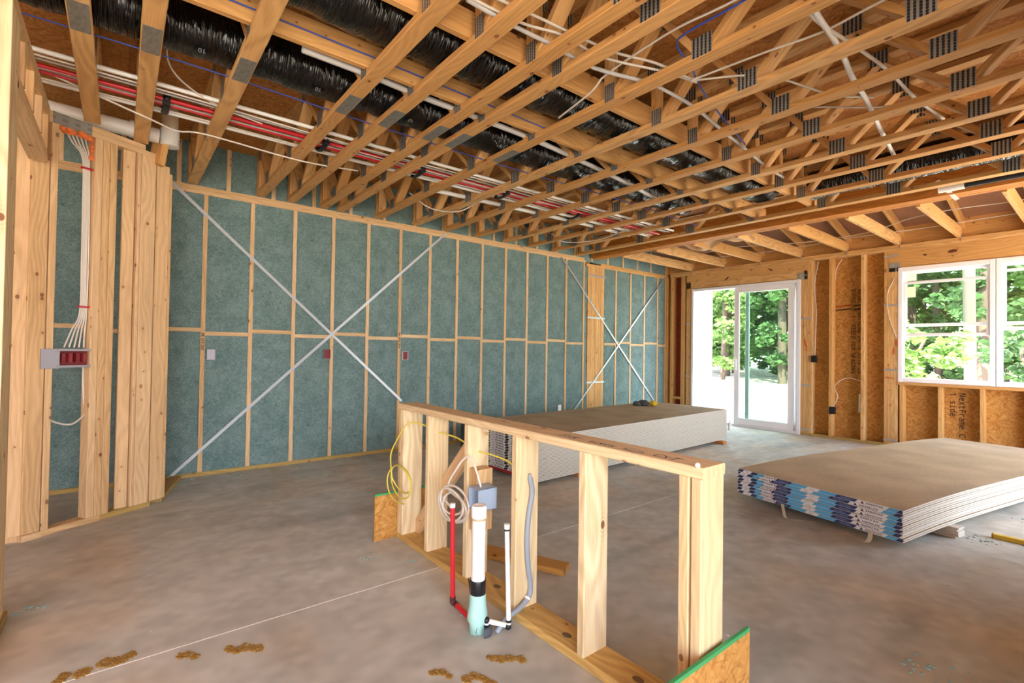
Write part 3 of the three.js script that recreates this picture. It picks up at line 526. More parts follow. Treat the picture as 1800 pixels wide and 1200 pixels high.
{
  const run = (pts, label) => tag(tube(scene, 'cable', romex, pts, 0.0045, 30), label, 'cable');
  run([[-2.66, 0.47, FZ + 0.02], [-2.60, 0.62, FZ + 0.03], [-2.64, 0.78, FZ + 0.03], [-2.5, 0.90, FZ + 0.05], [-2.31, 0.87, FZ + 0.04]], 'white cable curling up from the low black outlet box');
  run([[-2.86, 2.64, FZ + 0.02], [-2.91, 2.3, FZ + 0.02], [-2.89, 1.9, FZ + 0.03], [-2.90, 1.24, FZ + 0.02]], 'white cable dropping to the black box by the door');
  run([[-2.55, 2.64, FZ + 0.02], [-2.62, 2.5, FZ + 0.02], [-2.64, 2.35, FZ + 0.04]], 'short white cable at the top of the middle bay');
  run([[-1.92, 2.3, FZ - 0.01], [-2.0, 2.05, FZ - 0.02], [-1.97, 1.75, FZ - 0.02], [-1.9, 1.5, FZ - 0.01]], 'white cable bowed beside the window frame');
  tag(cyl(scene, 'conduit_stub', white, [-2.335, 0.42, FZ + 0.05], [-2.33, 0.68, FZ + 0.05], 0.012), 'short white pipe stub in the middle bay', 'pipe');
}
// ------------------------------------------------------------------ doorway partition and angled wall
const AP = [-4.34, -0.40], AD = [-0.504, 0.864], AN = [0.864, 0.504];
const aw = (t, y, o = 0) => [AP[0] + AD[0] * t + AN[0] * o, y, AP[1] + AD[1] * t + AN[1] * o];
{
  const w = structure('wall_angled', 'angled stud partition with wiring bay', [-4.5, 0, -0.1]);
  const st = (t0, t1, y0, y1, depth = 0.089, m = pick(stud), off = 0) => bar(w, 'stud', m, aw((t0 + t1) / 2, y0, off - depth / 2), aw((t0 + t1) / 2, y1, off - depth / 2), t1 - t0, depth, [AD[0], 0, AD[1]]);
  st(-0.069, 0.024, 0.04, 2.43, 0.038, stud[1], 0.0); st(0.030, 0.068, 0.038, PL);
  st(0.276, 0.322, 0.038, PL); st(0.324, 0.368, 0.038, PL); st(0.37, 0.415, 0.038, PL);
  bar(w, 'stud', stud[0], aw(0.515, 0.038, -0.045), aw(0.515, PL, -0.045), 0.075, 0.04, [AN[0] * 0.4 + AD[0], 0, AN[1] * 0.4 + AD[1]]);
  st(0.556, 0.578, 0.038, PL, 0.07); st(0.58, 0.682, 0.038, PL, 0.038, stud[2], 0.004);
  st(0.694, 0.79, 0.038, PL - 0.03, 0.038, stud[0], -0.004);
  st(0.793, 0.818, 0.038, PL - 0.08, 0.05, stud[1], -0.012);
  bar(w, 'bottom_plate', stud[1], aw(0.03, 0.019, -0.044), aw(0.36, 0.019, -0.044), 0.092, 0.038, [AN[0], 0, AN[1]]);
  bar(w, 'bottom_plate', treated, aw(0.36, 0.019, -0.046), aw(0.70, 0.019, -0.046), 0.092, 0.038, [AN[0], 0, AN[1]]);
  bar(w, 'bottom_plate', treated, [-4.78, 0.019, 0.24], [-5.45, 0.019, 0.42], 0.09, 0.038, [0, 0, 1]);
  bar(w, 'bottom_plate', stud[2], aw(-0.075, 0.019, -0.02), aw(0.026, 0.019, -0.02), 0.07, 0.038, [AN[0], 0, AN[1]]);
  bar(w, 'top_plate', stud[2], aw(-0.02, PL + 0.019, -0.044), aw(0.69, PL + 0.019, -0.044), 0.092, 0.038, [AN[0], 0, AN[1]]);
  bar(w, 'top_plate', stud[0], aw(-0.02, PL + 0.057, -0.044), aw(0.60, PL + 0.057, -0.044), 0.092, 0.038, [AN[0], 0, AN[1]]);
  bar(w, 'tie_plate', plateFlat, aw(0.03, PL + 0.038, 0.003), aw(0.25, PL + 0.038, 0.003), 0.075, 0.002, [0, 1, 0], 0.0005).userData.label = 'grey steel tie plate on the top plate';
  bar(w, 'end_block', farW[1], [-4.70, 2.64, 0.19], [-4.70, 2.86, 0.22], 0.13, 0.05, [0.86, 0, 0.5]).userData.label = 'reddish brown block above the last stud';
}
{
  const w = structure('wall_doorway', 'partition with a wide framed doorway', [-3.7, 0, -0.4]);
  const zf = -0.385, zb = zf - 0.089;
  box(w, 'post', pale[1], -3.14, -3.102, 0, 2.687, zb, zf); box(w, 'post', pale[0], -3.1, -3.062, 0, 2.687, zb, zf); box(w, 'post', pale[2], -3.06, -2.9, 0, 2.687, zb - 0.01, zf + 0.004);
  box(w, 'bottom_plate', treated, -3.16, -2.6, 0, 0.036, zb - 0.03, zf + 0.012);
  box(w, 'top_plate', stud[1], -4.33, -2.4, 2.687, 2.725, zb, zf); box(w, 'top_plate', stud[0], -4.33, -2.4, 2.726, 2.763, zb, zf);
  box(w, 'header', stud[2], -4.28, -3.1, 2.40, 2.438, zb, zf); box(w, 'header', stud[0], -4.28, -3.1, 2.438, 2.476, zb + 0.01, zf - 0.004);
  for (const x of [-3.3, -3.62, -3.95, -4.25]) box(w, 'cripple_stud', pick(stud), x - 0.019, x + 0.019, 2.476, 2.687, zb, zf);
  box(w, 'stud', stud[0], -4.36, -4.32, 0.038, 2.687, -0.53, -0.45); box(w, 'stud', stud[1], -4.44, -4.40, 0.038, 2.1, -0.55, -0.47); box(w, 'stud', stud[2], -4.40, -4.36, 0.038, 2.687, -0.52, -0.44);
  box(w, 'bottom_plate', stud[0], -4.6, -4.33, 0, 0.038, -0.56, -0.44);
}
{ // wiring bay: gang box, cables, sealant
  const t = thing('gang_box', 'wide metal switch box full of red wires in the angled wall', 'switch box', aw(0.16, 1.09));
  const P = (n, m, t0, t1, y0, y1, o0, o1) => bar(t, n, m, aw(t0, (y0 + y1) / 2, (o0 + o1) / 2), aw(t1, (y0 + y1) / 2, (o0 + o1) / 2), o1 - o0, y1 - y0, [AN[0], 0, AN[1]], 0.001);
  P('back', redcap, 0.10, 0.272, 1.095, 1.20, -0.075, -0.03); P('rim', foil, 0.085, 0.275, 1.195, 1.21, -0.07, 0.012); P('rim', foil, 0.085, 0.275, 1.085, 1.10, -0.07, 0.012);
  P('cover', foil, 0.0, 0.10, 1.08, 1.21, -0.005, 0.008);
  for (let i = 0; i < 4; i++) P('wire_nest', i % 2 ? std({ color: '#8c2a2e', roughness: 0.6 }) : redcap, 0.115 + i * 0.04, 0.135 + i * 0.04, 1.12, 1.18, -0.04, 0.0);
  for (let i = 0; i < 5; i++) {
    const o = 0.226 + i * 0.0098, f = 0.14 + i * 0.028;
    tag(tube(scene, 'cable', romex, [aw(0.12 + i * 0.028, 2.70, -0.05), aw(0.155 + i * 0.022, 2.62, -0.04), aw(o - 0.008, 2.52, -0.035), aw(o, 2.2, -0.035), aw(o + rr(-0.006, 0.004), 1.8, -0.03), aw(o, 1.46, -0.035), aw((o + f) / 2, 1.34, -0.035), aw(f, 1.22, -0.03)], 0.0048, 60), 'pale cable in the bundle falling to the metal switch box', 'cable', 'cable bundle above the switch box');
  }
  for (const [y, l] of [[2.46, 'upper'], [1.50, 'lower']]) { const m = bar(scene, 'cable_tie', redPipe, aw(0.212, y, -0.03), aw(0.275, y, -0.03), 0.03, 0.012, [AN[0], 0, AN[1]]); tag(m, `${l} red cable tie round the pale cable bundle`, 'cable tie'); }
  tag(tube(scene, 'cable', romex, [aw(0.05, 0.76, -0.04), aw(0.12, 0.715, -0.03), aw(0.2, 0.70, -0.03), aw(0.29, 0.76, -0.05)], 0.006, 24), 'pale cable sagging low across the wiring bay', 'cable');
  tag(tube(scene, 'cable', romex, [aw(0.268, 1.10, -0.06), aw(0.27, 0.95, -0.06), aw(0.285, 0.76, -0.06)], 0.006, 24), 'pale cable below the metal switch box', 'cable');
  const gs = []; for (let i = 0; i < 26; i++) { const s = new THREE.SphereGeometry(rr(0.008, 0.02), 8, 6), t2 = i < 18 ? 0.075 + i * 0.011 : 0.265 + rr(-0.008, 0.004), y = i < 18 ? PL - rr(0.0, 0.02) : PL - 0.02 - (i - 18) * 0.018, p = V(aw(t2, y, rr(-0.05, 0.0))); s.translate(p.x, p.y, p.z); gs.push(s); }
  const fm = mesh('fire_sealant', mergeGeometries(gs), std({ color: '#e8793a', roughness: 0.8 }), scene); tag(fm, 'orange fire sealant foam under the top plate of the angled wall', 'sealant'); fm.userData.kind = 'stuff';
}
// ------------------------------------------------------------------ island half wall
const IZ = 1.4486, IB = 1.5886, IH = 0.8834;
{
  const w = thing('half_wall', 'knee high pine stud frame standing in the middle of the slab', 'half wall', [-1.9, 0, 1.52]);
  bar(w, 'top_plate', pale[0], [-2.995, IH - 0.019, 1.5186], [-0.83, IH - 0.019, 1.5186], 0.14, 0.038, [0, 0, 1], 0.004);
  bar(w, 'bottom_plate', wood('#cfae6c', W3), [-2.995, 0.019, 1.5186], [-0.83, 0.019, 1.5186], 0.142, 0.038, [0, 0, 1], 0.003);
  const s = (x0, x1, m) => bar(w, 'stud', m, [(x0 + x1) / 2, 0.038, 1.5186], [(x0 + x1) / 2, IH - 0.038, 1.5186], 0.139, x1 - x0, [0, 0, 1], 0.004);
  s(-2.993, -2.955, pale[1]); s(-2.954, -2.918, pale[2]); s(-2.625, -2.587, pale[0]); s(-2.205, -2.167, pale[2]); s(-1.797, -1.759, pale[0]); s(-1.366, -1.328, pale[2]); s(-0.916, -0.878, pale[1]); s(-0.871, -0.833, pale[0]);
  bar(w, 'diagonal_brace', stud[2], [-2.93, 0.05, 1.565], [-2.19, 0.82, 1.565], 0.089, 0.036, [-0.72, 0.69, 0]);
  bar(w, 'block', stud[1], [-2.128, 0.30, 1.51], [-2.128, 0.62, 1.51], 0.10, 0.074, [0, 0, 1], 0.003);
  // crayon writing on the top plate
  const t = canvasTex(1024, 160, (c, W, H) => { c.clearRect(0, 0, W, H); c.strokeStyle = '#3b3f63'; c.lineWidth = 5; c.fillStyle = '#3b3f63'; c.font = 'italic 92px serif'; c.fillText('TTK', 40, 120); c.fillText('wxes', 320, 118); c.fillText('CxT', 830, 118);
    c.beginPath(); c.ellipse(690, 92, 80, 26, 0.15, 0, 6.3); c.stroke(); c.beginPath(); c.moveTo(620, 80); c.quadraticCurveTo(700, 140, 790, 96); c.stroke(); });
  const m = mesh('crayon_writing', new THREE.PlaneGeometry(0.62, 0.1), std({ map: t, transparent: true, alphaTest: 0.3, roughness: 0.9 }), w, V([-1.24, IH + 0.0008, 1.50])); m.rotation.x = -Math.PI / 2;
  m.userData.label = 'handwriting in dark crayon';
  const knot = std({ color: '#6d5636', roughness: 0.8 });
  for (const [x, z] of [[-1.12, 1.52], [-1.48, 1.51], [-2.0, 1.53], [-0.98, 1.50]]) { const b = cyl(w, 'anchor_knot', knot, [x, 0.0382, z], [x, 0.0395, z], 0.017, 0.015, 14); b.scale.x = 1.4; }
}
{
  const green = std({ color: '#3f9a5c', roughness: 0.7 });
  const end = (x, z0, z1, label) => { const t = thing('gusset_panel', label, 'panel', [x, 0, (z0 + z1) / 2]); box(t, 'board', osb, x - 0.006, x + 0.006, 0, 0.29, z0, z1, 0.001); box(t, 'painted_edge', green, x - 0.0065, x + 0.0065, 0.288, 0.302, z0, z1, 0.001).userData.label = 'green painted factory edge'; };
  end(-3.012, 1.30, 1.75, 'strand board gusset with green edge at the yellow coil end'); end(-0.812, 1.2, 1.72, 'strand board gusset with green edge at the thick doubled end stud');
}
// plumbing and wiring at the half wall
{
  const aqua = std({ color: '#a9d6cc', roughness: 0.5 }), tape = phys({ color: '#1b1b1e', roughness: 0.3 });
  const d = thing('standpipe', 'white drain standpipe taped in black over an aqua sleeve', 'pipe', [-1.79, 0, 1.262]); const px = -1.79, pz = 1.262;
  const lathe = (n, m, prof) => { const g = new THREE.LatheGeometry(prof.map((p) => new THREE.Vector2(p[0], p[1])), 28); return mesh(n, g, m, d, V([px, 0, pz])); };
  lathe('sleeve', aqua, [[0.001, 0], [0.036, 0.0], [0.037, 0.04], [0.046, 0.055], [0.044, 0.09], [0.039, 0.11], [0.036, 0.15], [0.036, 0.168], [0.031, 0.169]]);
  lathe('tape_wrap', tape, [[0.031, 0.155], [0.0355, 0.156], [0.035, 0.2], [0.036, 0.228], [0.03, 0.229]]);
  lathe('pipe', pvc, [[0.0305, 0.16], [0.0305, 0.5], [0.0305, 0.555]]);
  lathe('cap', pvc, [[0.0305, 0.50], [0.0345, 0.503], [0.035, 0.545], [0.031, 0.556], [0.022, 0.556], [0.02, 0.552], [0.001, 0.552]]);
  lathe('clamp_ring', std({ color: '#b9a683', roughness: 0.5 }), [[0.0345, 0.494], [0.036, 0.496], [0.036, 0.502], [0.034, 0.504]]);
  const f = new THREE.Shape(); f.moveTo(0, 0); f.lineTo(0.045, -0.06); f.lineTo(0.05, -0.12); f.lineTo(0.015, -0.105); f.lineTo(0, 0);
  const fm = mesh('tape_flap', new THREE.ExtrudeGeometry(f, { depth: 0.0015, bevelEnabled: false }), tape, d, V([px - 0.06, 0.215, pz - 0.012])); fm.rotation.y = 0.6;
}
{
  const r = thing('riser_pipe', 'red water riser with a low elbow beside the standpipe', 'pipe', [-2.02, 0, 1.275]);
  cyl(r, 'pipe', redPipe, [-2.02, 0.045, 1.277], [-2.02, 0.485, 1.268], 0.0115); cyl(r, 'branch', redPipe, [-2.005, 0.022, 1.285], [-1.84, 0.018, 1.275], 0.0125);
  const cap = std({ color: '#4a2326', roughness: 0.5 }); cyl(r, 'crimp_ring', cap, [-2.02, 0.03, 1.277], [-2.02, 0.055, 1.277], 0.014); cyl(r, 'crimp_ring', cap, [-2.015, 0.023, 1.285], [-1.99, 0.022, 1.284], 0.014); mesh('elbow', new THREE.SphereGeometry(0.014, 14, 10), cap, r, V([-2.02, 0.026, 1.28]));
  cyl(r, 'plug', white, [-2.02, 0.485, 1.268], [-2.02, 0.505, 1.268], 0.013);
}
{
  const r = thing('supply_pipe', 'thin white water pipe with black elbows beside the grey conduit', 'pipe', [-1.717, 0, 1.37]);
  cyl(r, 'pipe', pvc, [-1.70, 0.035, 1.368], [-1.712, 0.455, 1.36], 0.0105); cyl(r, 'branch', pvc, [-1.71, 0.03, 1.358], [-1.745, 0.055, 1.288], 0.0105); cyl(r, 'stub', pvc, [-1.748, 0.0, 1.282], [-1.748, 0.05, 1.283], 0.0105);
  for (const p of [[-1.70, 0.025, 1.366], [-1.748, 0.06, 1.282]]) mesh('elbow', new THREE.SphereGeometry(0.0145, 14, 10), black, r, V(p));
  cyl(r, 'crimp_ring', black, [-1.70, 0.045, 1.368], [-1.70, 0.055, 1.368], 0.0125); cyl(r, 'crimp_ring', black, [-1.748, 0.03, 1.283], [-1.748, 0.042, 1.283], 0.0125); cyl(r, 'crimp_ring', black, [-1.712, 0.445, 1.36], [-1.712, 0.453, 1.36], 0.012); cyl(r, 'cap', pvc, [-1.712, 0.453, 1.36], [-1.712, 0.475, 1.36], 0.0125);
  const g = new THREE.LatheGeometry([[0.016, 0.001], [0.034, 0.001], [0.038, 0.012], [0.036, 0.03], [0.03, 0.04], [0.018, 0.036], [0.014, 0.02]].map((p) => new THREE.Vector2(p[0], p[1])), 22, 0.9, 5.2); mesh('foam_collar', g, std({ color: '#4b4f55', roughness: 0.9, side: THREE.DoubleSide }), r, V([-1.752, 0, 1.272]));
  const c = thing('conduit', 'grey flexible conduit climbing a half wall stud from the slab', 'conduit', [-1.75, 0, 1.45]);
  const cm = std({ color: '#8f97a1', roughness: 0.5 });
  tube(c, 'tubing', cm, [[-1.727, 0, 1.322], [-1.73, 0.03, 1.36], [-1.733, 0.05, 1.41], [-1.735, 0.066, 1.47], [-1.742, 0.10, 1.525], [-1.746, 0.15, 1.533], [-1.746, 0.22, 1.52], [-1.746, 0.35, 1.508], [-1.746, 0.48, 1.518], [-1.746, 0.575, 1.537], [-1.748, 0.644, 1.525]], 0.0125, 80, 12);
  cyl(c, 'end_tip', cm, [-1.748, 0.64, 1.525], [-1.75, 0.665, 1.522], 0.011, 0.006); cyl(c, 'strap_tie', white, [-1.741, 0.085, 1.508], [-1.742, 0.092, 1.515], 0.0145);
}
{ // electrical box on the block
  const b = thing('junction_box', 'pale blue grey plastic wall box screwed to a half wall block', 'electrical box', [-2.03, 0.44, 1.46]);
  const x0 = -2.088, x1 = -2.0, y0 = 0.437, y1 = 0.548, z0 = 1.405, z1 = 1.52, s = 0.004;
  box(b, 'side', greyBox, x1 - s, x1, y0, y1, z0, z1, 0.0015); box(b, 'side', greyBox, x0, x0 + s, y0, y1, z0, z1, 0.0015); box(b, 'top', greyBox, x0, x1, y1 - s, y1, z0, z1, 0.0015); box(b, 'bottom', greyBox, x0, x1, y0, y0 + s, z0, z1, 0.0015); box(b, 'back', greyBox, x0, x1, y0, y1, z1 - s, z1, 0.0015); box(b, 'divider', greyBox, -2.046, -2.042, y0, y1, z0 + 0.02, z1, 0.001);
  const t = canvasTex(128, 64, (c, w, h) => { c.clearRect(0, 0, w, h); c.fillStyle = '#4c5665'; c.font = 'bold 40px sans-serif'; c.fillText('▲▲▲', 6, 46); });
  const m = mesh('moulded_marks', new THREE.PlaneGeometry(0.03, 0.015), std({ map: t, transparent: true, alphaTest: 0.4 }), b, V([x1 + 0.0006, 0.49, 1.462])); m.rotation.y = Math.PI / 2;
  const wc = [[-2.04, 0.54, 1.45], [-2.07, 0.62, 1.44], [-2.10, 0.68, 1.43], [-2.14, 0.685, 1.42], [-2.2, 0.62, 1.405], [-2.28, 0.50, 1.40]];
  for (let i = 0; i <= 46; i++) { const a = 0.5 - i / 46 * 6.2832 * 3.6, r = 0.076 + 0.022 * Math.sin(i * 0.31) ; wc.push([-2.225 + Math.cos(a) * r * 1.4 + 0.005 * Math.sin(i), 0.427 + Math.sin(a) * r, 1.395 + 0.012 * Math.sin(i * 0.55)]); }
  wc.push([-2.25, 0.40, 1.40], [-2.21, 0.365, 1.40]);
  tag(tube(scene, 'cable', romex, wc, 0.0058, 260, 8), 'white cable coiled beside the blue grey wall box', 'cable');
  const yc = [[-1.79, 0.62, 1.54], [-1.9, 0.69, 1.52], [-2.05, 0.705, 1.51], [-2.18, 0.70, 1.52], [-2.4, 0.735, 1.53], [-2.6, 0.742, 1.52], [-2.75, 0.775, 1.48], [-2.86, 0.765, 1.45], [-2.95, 0.66, 1.425], [-3.04, 0.54, 1.42]];
  for (let i = 0; i <= 36; i++) { const a = 3.3 + i / 36 * 6.2832 * 2.3, r = 0.082 + 0.03 * i / 36; yc.push([-2.85 - 0.03 * i / 36 + Math.cos(a) * r * 1.7, 0.425 - 0.045 * i / 36 + Math.sin(a) * r, 1.405 + 0.012 * Math.sin(i * 0.5)]); }
  tag(tube(scene, 'cable', yellowCable, yc, 0.0048, 240, 8), 'yellow cable threaded through the studs and coiled at the end', 'cable');
  tag(mesh('nail_cap', new THREE.SphereGeometry(0.009, 12, 8), white, scene, V([-0.85, IH + 0.006, 1.452])), 'small white nail cap on the half wall top plate', 'nail cap');
  tag(bar(scene, 'board_scrap', wood('#c99a52', W2), [-2.45, 0.02, 1.75], [-1.95, 0.02, 1.98], 0.11, 0.036, [0, 0, 1]), 'loose stained board on the slab behind the half wall', 'board');
}
// ------------------------------------------------------------------ drywall stacks
function printTex(kind) {
  return canvasTex(2048, 48, (c, w, h) => {
    c.fillStyle = '#eceef2'; c.fillRect(0, 0, w, h); const par = (a, b, col) => { c.fillStyle = col; c.beginPath(); c.moveTo(a * w + 18, 2); c.lineTo(b * w + 18, 2); c.lineTo(b * w - 18, h - 2); c.lineTo(a * w - 18, h - 2); c.fill(); };
    const txt = (x, s, col, px = 34) => { c.fillStyle = col; c.font = 'bold ' + px + 'px sans-serif'; c.textBaseline = 'middle'; c.fillText(s, x * w, h / 2 + 1); };
    if (kind === 0) {
      const navy = '#27386b', sky = '#5db4e6';
      par(0.005, 0.04, navy); txt(0.06, '1/2', '#8a93a8', 26); par(0.1, 0.14, navy); par(0.14, 0.185, sky); c.save(); c.translate(0.26 * w, h / 2); c.rotate(Math.PI); c.fillStyle = '#333'; c.font = 'bold 30px sans-serif'; c.textBaseline = 'middle'; c.fillText('AMERICAN', 14, 0); c.fillStyle = '#b02030'; c.beginPath(); c.moveTo(-24, 14); c.lineTo(-10, -16); c.lineTo(4, 14); c.fill(); c.restore();
      par(0.275, 0.375, navy); txt(0.29, 'LIGHTWEIGHT', '#8fa4d8', 20); par(0.375, 0.475, sky); txt(0.495, '||||', '#555', 24); par(0.55, 0.65, sky); par(0.65, 0.76, navy); txt(0.67, 'LIGHTWEIGHT', '#8fa4d8', 20);
      c.fillStyle = '#20242c'; c.beginPath(); c.moveTo(0.782 * w, h - 5); c.lineTo(0.79 * w, 5); c.lineTo(0.80 * w, h - 5); c.fill(); c.fillStyle = '#c8202c'; c.fillRect(0.787 * w, h - 16, 10, 10); txt(0.808, 'AMERICAN', '#39404c', 34); par(0.915, 0.965, sky); par(0.965, 0.995, navy);
    } else {
      c.fillStyle = '#23323a'; c.fillRect(0, 0, w * 0.35, h); par(0.2, 0.42, '#6f9a3a'); par(0.46, 0.60, '#d9dcde'); par(0.62, 0.66, '#222'); par(0.7, 0.86, '#6f9a3a'); par(0.88, 0.93, '#222'); txt(0.5, 'WALLBOARD', '#222', 32);
      c.fillStyle = '#23323a'; for (let i = 0; i < 14; i++) c.fillRect((0.36 + i * 0.045) * w, 10 + (i % 3) * 8, 40, 10);
    }
  });
}
const prints = [0, 1].map((k) => std({ map: printTex(k), roughness: 0.6 }));
const tapeRed = std({ color: '#a8222c', roughness: 0.6 });
function sheetGeo(W, T, L, bend) { const g = new THREE.BoxGeometry(W, T, L, 4, 1, 30), p = g.attributes.position; for (let i = 0; i < p.count; i++) p.setY(i, p.getY(i) + bend(L / 2 - p.getZ(i), p.getX(i))); const u = g.attributes.uv; for (let i = 0; i < u.count; i++) u.setXY(i, u.getX(i) * W, u.getY(i) * L); g.computeVertexNormals(); return g; }
function stack(n, P, ang, y0, bend, labelBase, group, kind, jit) { // P: near printed-end corner at +x side; sheets run away along depth turned by ang
  const Wd = 1.22, L = 3.66, T = 0.0102, cs = Math.cos(ang), sn = Math.sin(ang);
  const mats = [gypsum, gypsum, kraft, kraft, gypsum, gypsum];
  for (let i = 0; i < n; i++) {
    const dx = rr(-jit, jit) * 0.35, dz = rr(-jit, jit) * 0.2, tu = rr(-jit, jit) * 1.4;
    const lab = i === n - 1 ? `topmost drywall sheet pair of the ${labelBase}` : i === 0 ? `bottom drywall sheet pair of the ${labelBase}` : `drywall sheet pair, ${ORD[n - 1 - i]} from the top of the ${labelBase}`;
    const g = thing('drywall_pair', lab, 'drywall', [P[0], y0 + i * 0.0257, P[1]], group); g.rotation.y = ang;
    for (const k of [0, 1]) { const m = new THREE.Mesh(sheetGeo(Wd, T, L, bend), mats); m.name = 'board'; m.castShadow = m.receiveShadow = true; m.position.set(-Wd / 2 + dx, T / 2 + k * (T + 0.0025), -L / 2 - dz); g.add(m); }
    const tg = new THREE.BoxGeometry(Wd - 0.004, 0.0236, 0.0012, 4, 1, 1), tp = tg.attributes.position; for (let q = 0; q < tp.count; q++) tp.setY(q, tp.getY(q) + bend(L, tp.getX(q)) * 0 + bend(0, tp.getX(q)));
    const m = new THREE.Mesh(tg, [gypsum, gypsum, gypsum, gypsum, kind === 1 && i === 0 ? tapeRed : prints[kind], gypsum]); m.name = 'end_tape'; m.userData.label = kind ? 'green and black printed end tape' : 'blue printed end tape'; m.castShadow = m.receiveShadow = true;
    m.position.set(-Wd / 2 + dx, 0.0124, 0.0008 - dz); g.add(m); for (let q = 0; q < tg.attributes.uv.count; q++) tg.attributes.uv.setX(q, Math.max(0, Math.min(1, tg.attributes.uv.getX(q) + tu)));
  }
}
stack(16, [-3.322, 2.985], 0.035, 0.045, () => 0, 'tall drywall stack by the door', 'tall drywall stack', 1, 0.005);
const sag = (s) => s < 1.1 ? -0.032 * Math.pow((1.1 - s) / 1.1, 2) : (s > 2.6 ? -0.02 * Math.pow((s - 2.6) / 1.06, 2) : 0);
stack(8, [-0.876, 3.93], -0.205, 0.082, sag, 'low blue taped drywall stack', 'low drywall stack', 0, 0.02);
{ // dunnage and scraps around the stacks
  const dn = (x, z, dir, len, h, label) => { const t = thing('spacer_strips', label, 'spacer', [x, 0, z]); for (let i = 0; i < Math.round(h / 0.0125); i++) bar(t, 'strip', gypsum, [x - dir[0] * len / 2 + rr(-0.01, 0.01), 0.0065 + i * 0.0126, z - dir[1] * len / 2], [x + dir[0] * len / 2 + rr(-0.01, 0.01), 0.0065 + i * 0.0126, z + dir[1] * len / 2], 0.09, 0.012, [dir[1], 0, -dir[0]], 0.001); };
  dn(-1.33, 4.66, [0.979, -0.204], 1.3, 0.075, 'stacked gypsum spacer strips under the low drywall stack'); dn(-0.9, 6.7, [0.979, -0.204], 1.2, 0.075, 'gypsum spacer strips under the far half of the low stack');
  for (const [z, l] of [[3.6, 'half wall'], [6.42, 'sliding door']]) tag(bar(scene, 'spacer_block', wood('#c98a52', W2), [-4.6, 0.022, z], [-3.36, 0.022, z], 0.089, 0.043, [0, 0, 1]), `wooden spacer under the tall drywall stack toward the ${l}`, 'spacer');
  const tape = std({ color: '#e2dcc4', roughness: 0.7 });
  const curl = (pts, l) => { const P = pts.map(V), c = new THREE.CatmullRomCurve3(P), g = new THREE.BufferGeometry(), pos = [], idx = []; for (let i = 0; i <= 16; i++) { const p = c.getPoint(i / 16); pos.push(p.x - 0.016, p.y, p.z - 0.01, p.x + 0.016, p.y + 0.004, p.z + 0.01); if (i < 16) idx.push(i * 2, i * 2 + 1, i * 2 + 3, i * 2, i * 2 + 3, i * 2 + 2); } g.setAttribute('position', new THREE.Float32BufferAttribute(pos, 3)); g.setIndex(idx); g.computeVertexNormals(); tag(mesh('tape_strip', g, tape, scene), l, 'tape'); };
  curl([[-1.66, 0.07, 4.07], [-1.63, 0.03, 4.02], [-1.58, 0.004, 3.95], [-1.48, 0.003, 4.0], [-1.42, 0.004, 4.03]], 'long paper tape strip hanging under the low drywall stack');
  curl([[-1.06, 0.06, 3.97], [-1.05, 0.03, 3.93], [-1.06, 0.004, 3.9], [-1.12, 0.003, 3.88]], 'short paper tape strip curled at the low stack corner');
  const lv = thing('level_bar', 'yellow metal bar lying on the slab beside the low stack', 'level', [-0.4, 0, 4.74]); box(lv, 'bar', std({ color: '#d8b62c', roughness: 0.4 }), -0.553, 0.3, 0.001, 0.03, 4.71, 4.75, 0.003); box(lv, 'end_cap', std({ color: '#8d7324', roughness: 0.5 }), -0.56, -0.552, 0.0, 0.032, 4.708, 4.752, 0.002);
  // gloves on the tall stack
  const lump = (parent, n, m, c, s, seed) => { const g = new THREE.IcosahedronGeometry(1, 3), p = g.attributes.position; for (let i = 0; i < p.count; i++) { const x = p.getX(i), y = p.getY(i), z = p.getZ(i), k = 0.75 + 0.55 * noise(x * 2.4 + seed + 20, y * 2.4 + z * 1.7 + 20); p.setXYZ(i, x * k * s[0], y * k * s[1], z * k * s[2]); } g.computeVertexNormals(); return mesh(n, g, m, parent, V(c)); };
  const gl = thing('work_gloves', 'crumpled dark grey work gloves with yellow on the tall drywall stack', 'gloves', [-4.32, 0.458, 6.02]);
  lump(gl, 'glove', std({ color: '#4a4a4c', roughness: 0.95 }), [-4.36, 0.49, 5.98], [0.09, 0.04, 0.07], 3); lump(gl, 'cuff', std({ color: '#55534f', roughness: 0.95 }), [-4.42, 0.485, 5.9], [0.06, 0.035, 0.05], 8); lump(gl, 'palm', std({ color: '#c9a52a', roughness: 0.8 }), [-4.25, 0.49, 6.06], [0.05, 0.04, 0.06], 5);
  const bt = thing('caulk_tube', 'small white bottle standing on the slab by the sliding door', 'bottle', [-3.96, 0, 7.72]); cyl(bt, 'body', white, [-3.96, 0.0, 7.72], [-3.96, 0.11, 7.72], 0.032, 0.032); cyl(bt, 'nozzle', white, [-3.96, 0.11, 7.72], [-3.96, 0.15, 7.72], 0.018, 0.01);
}
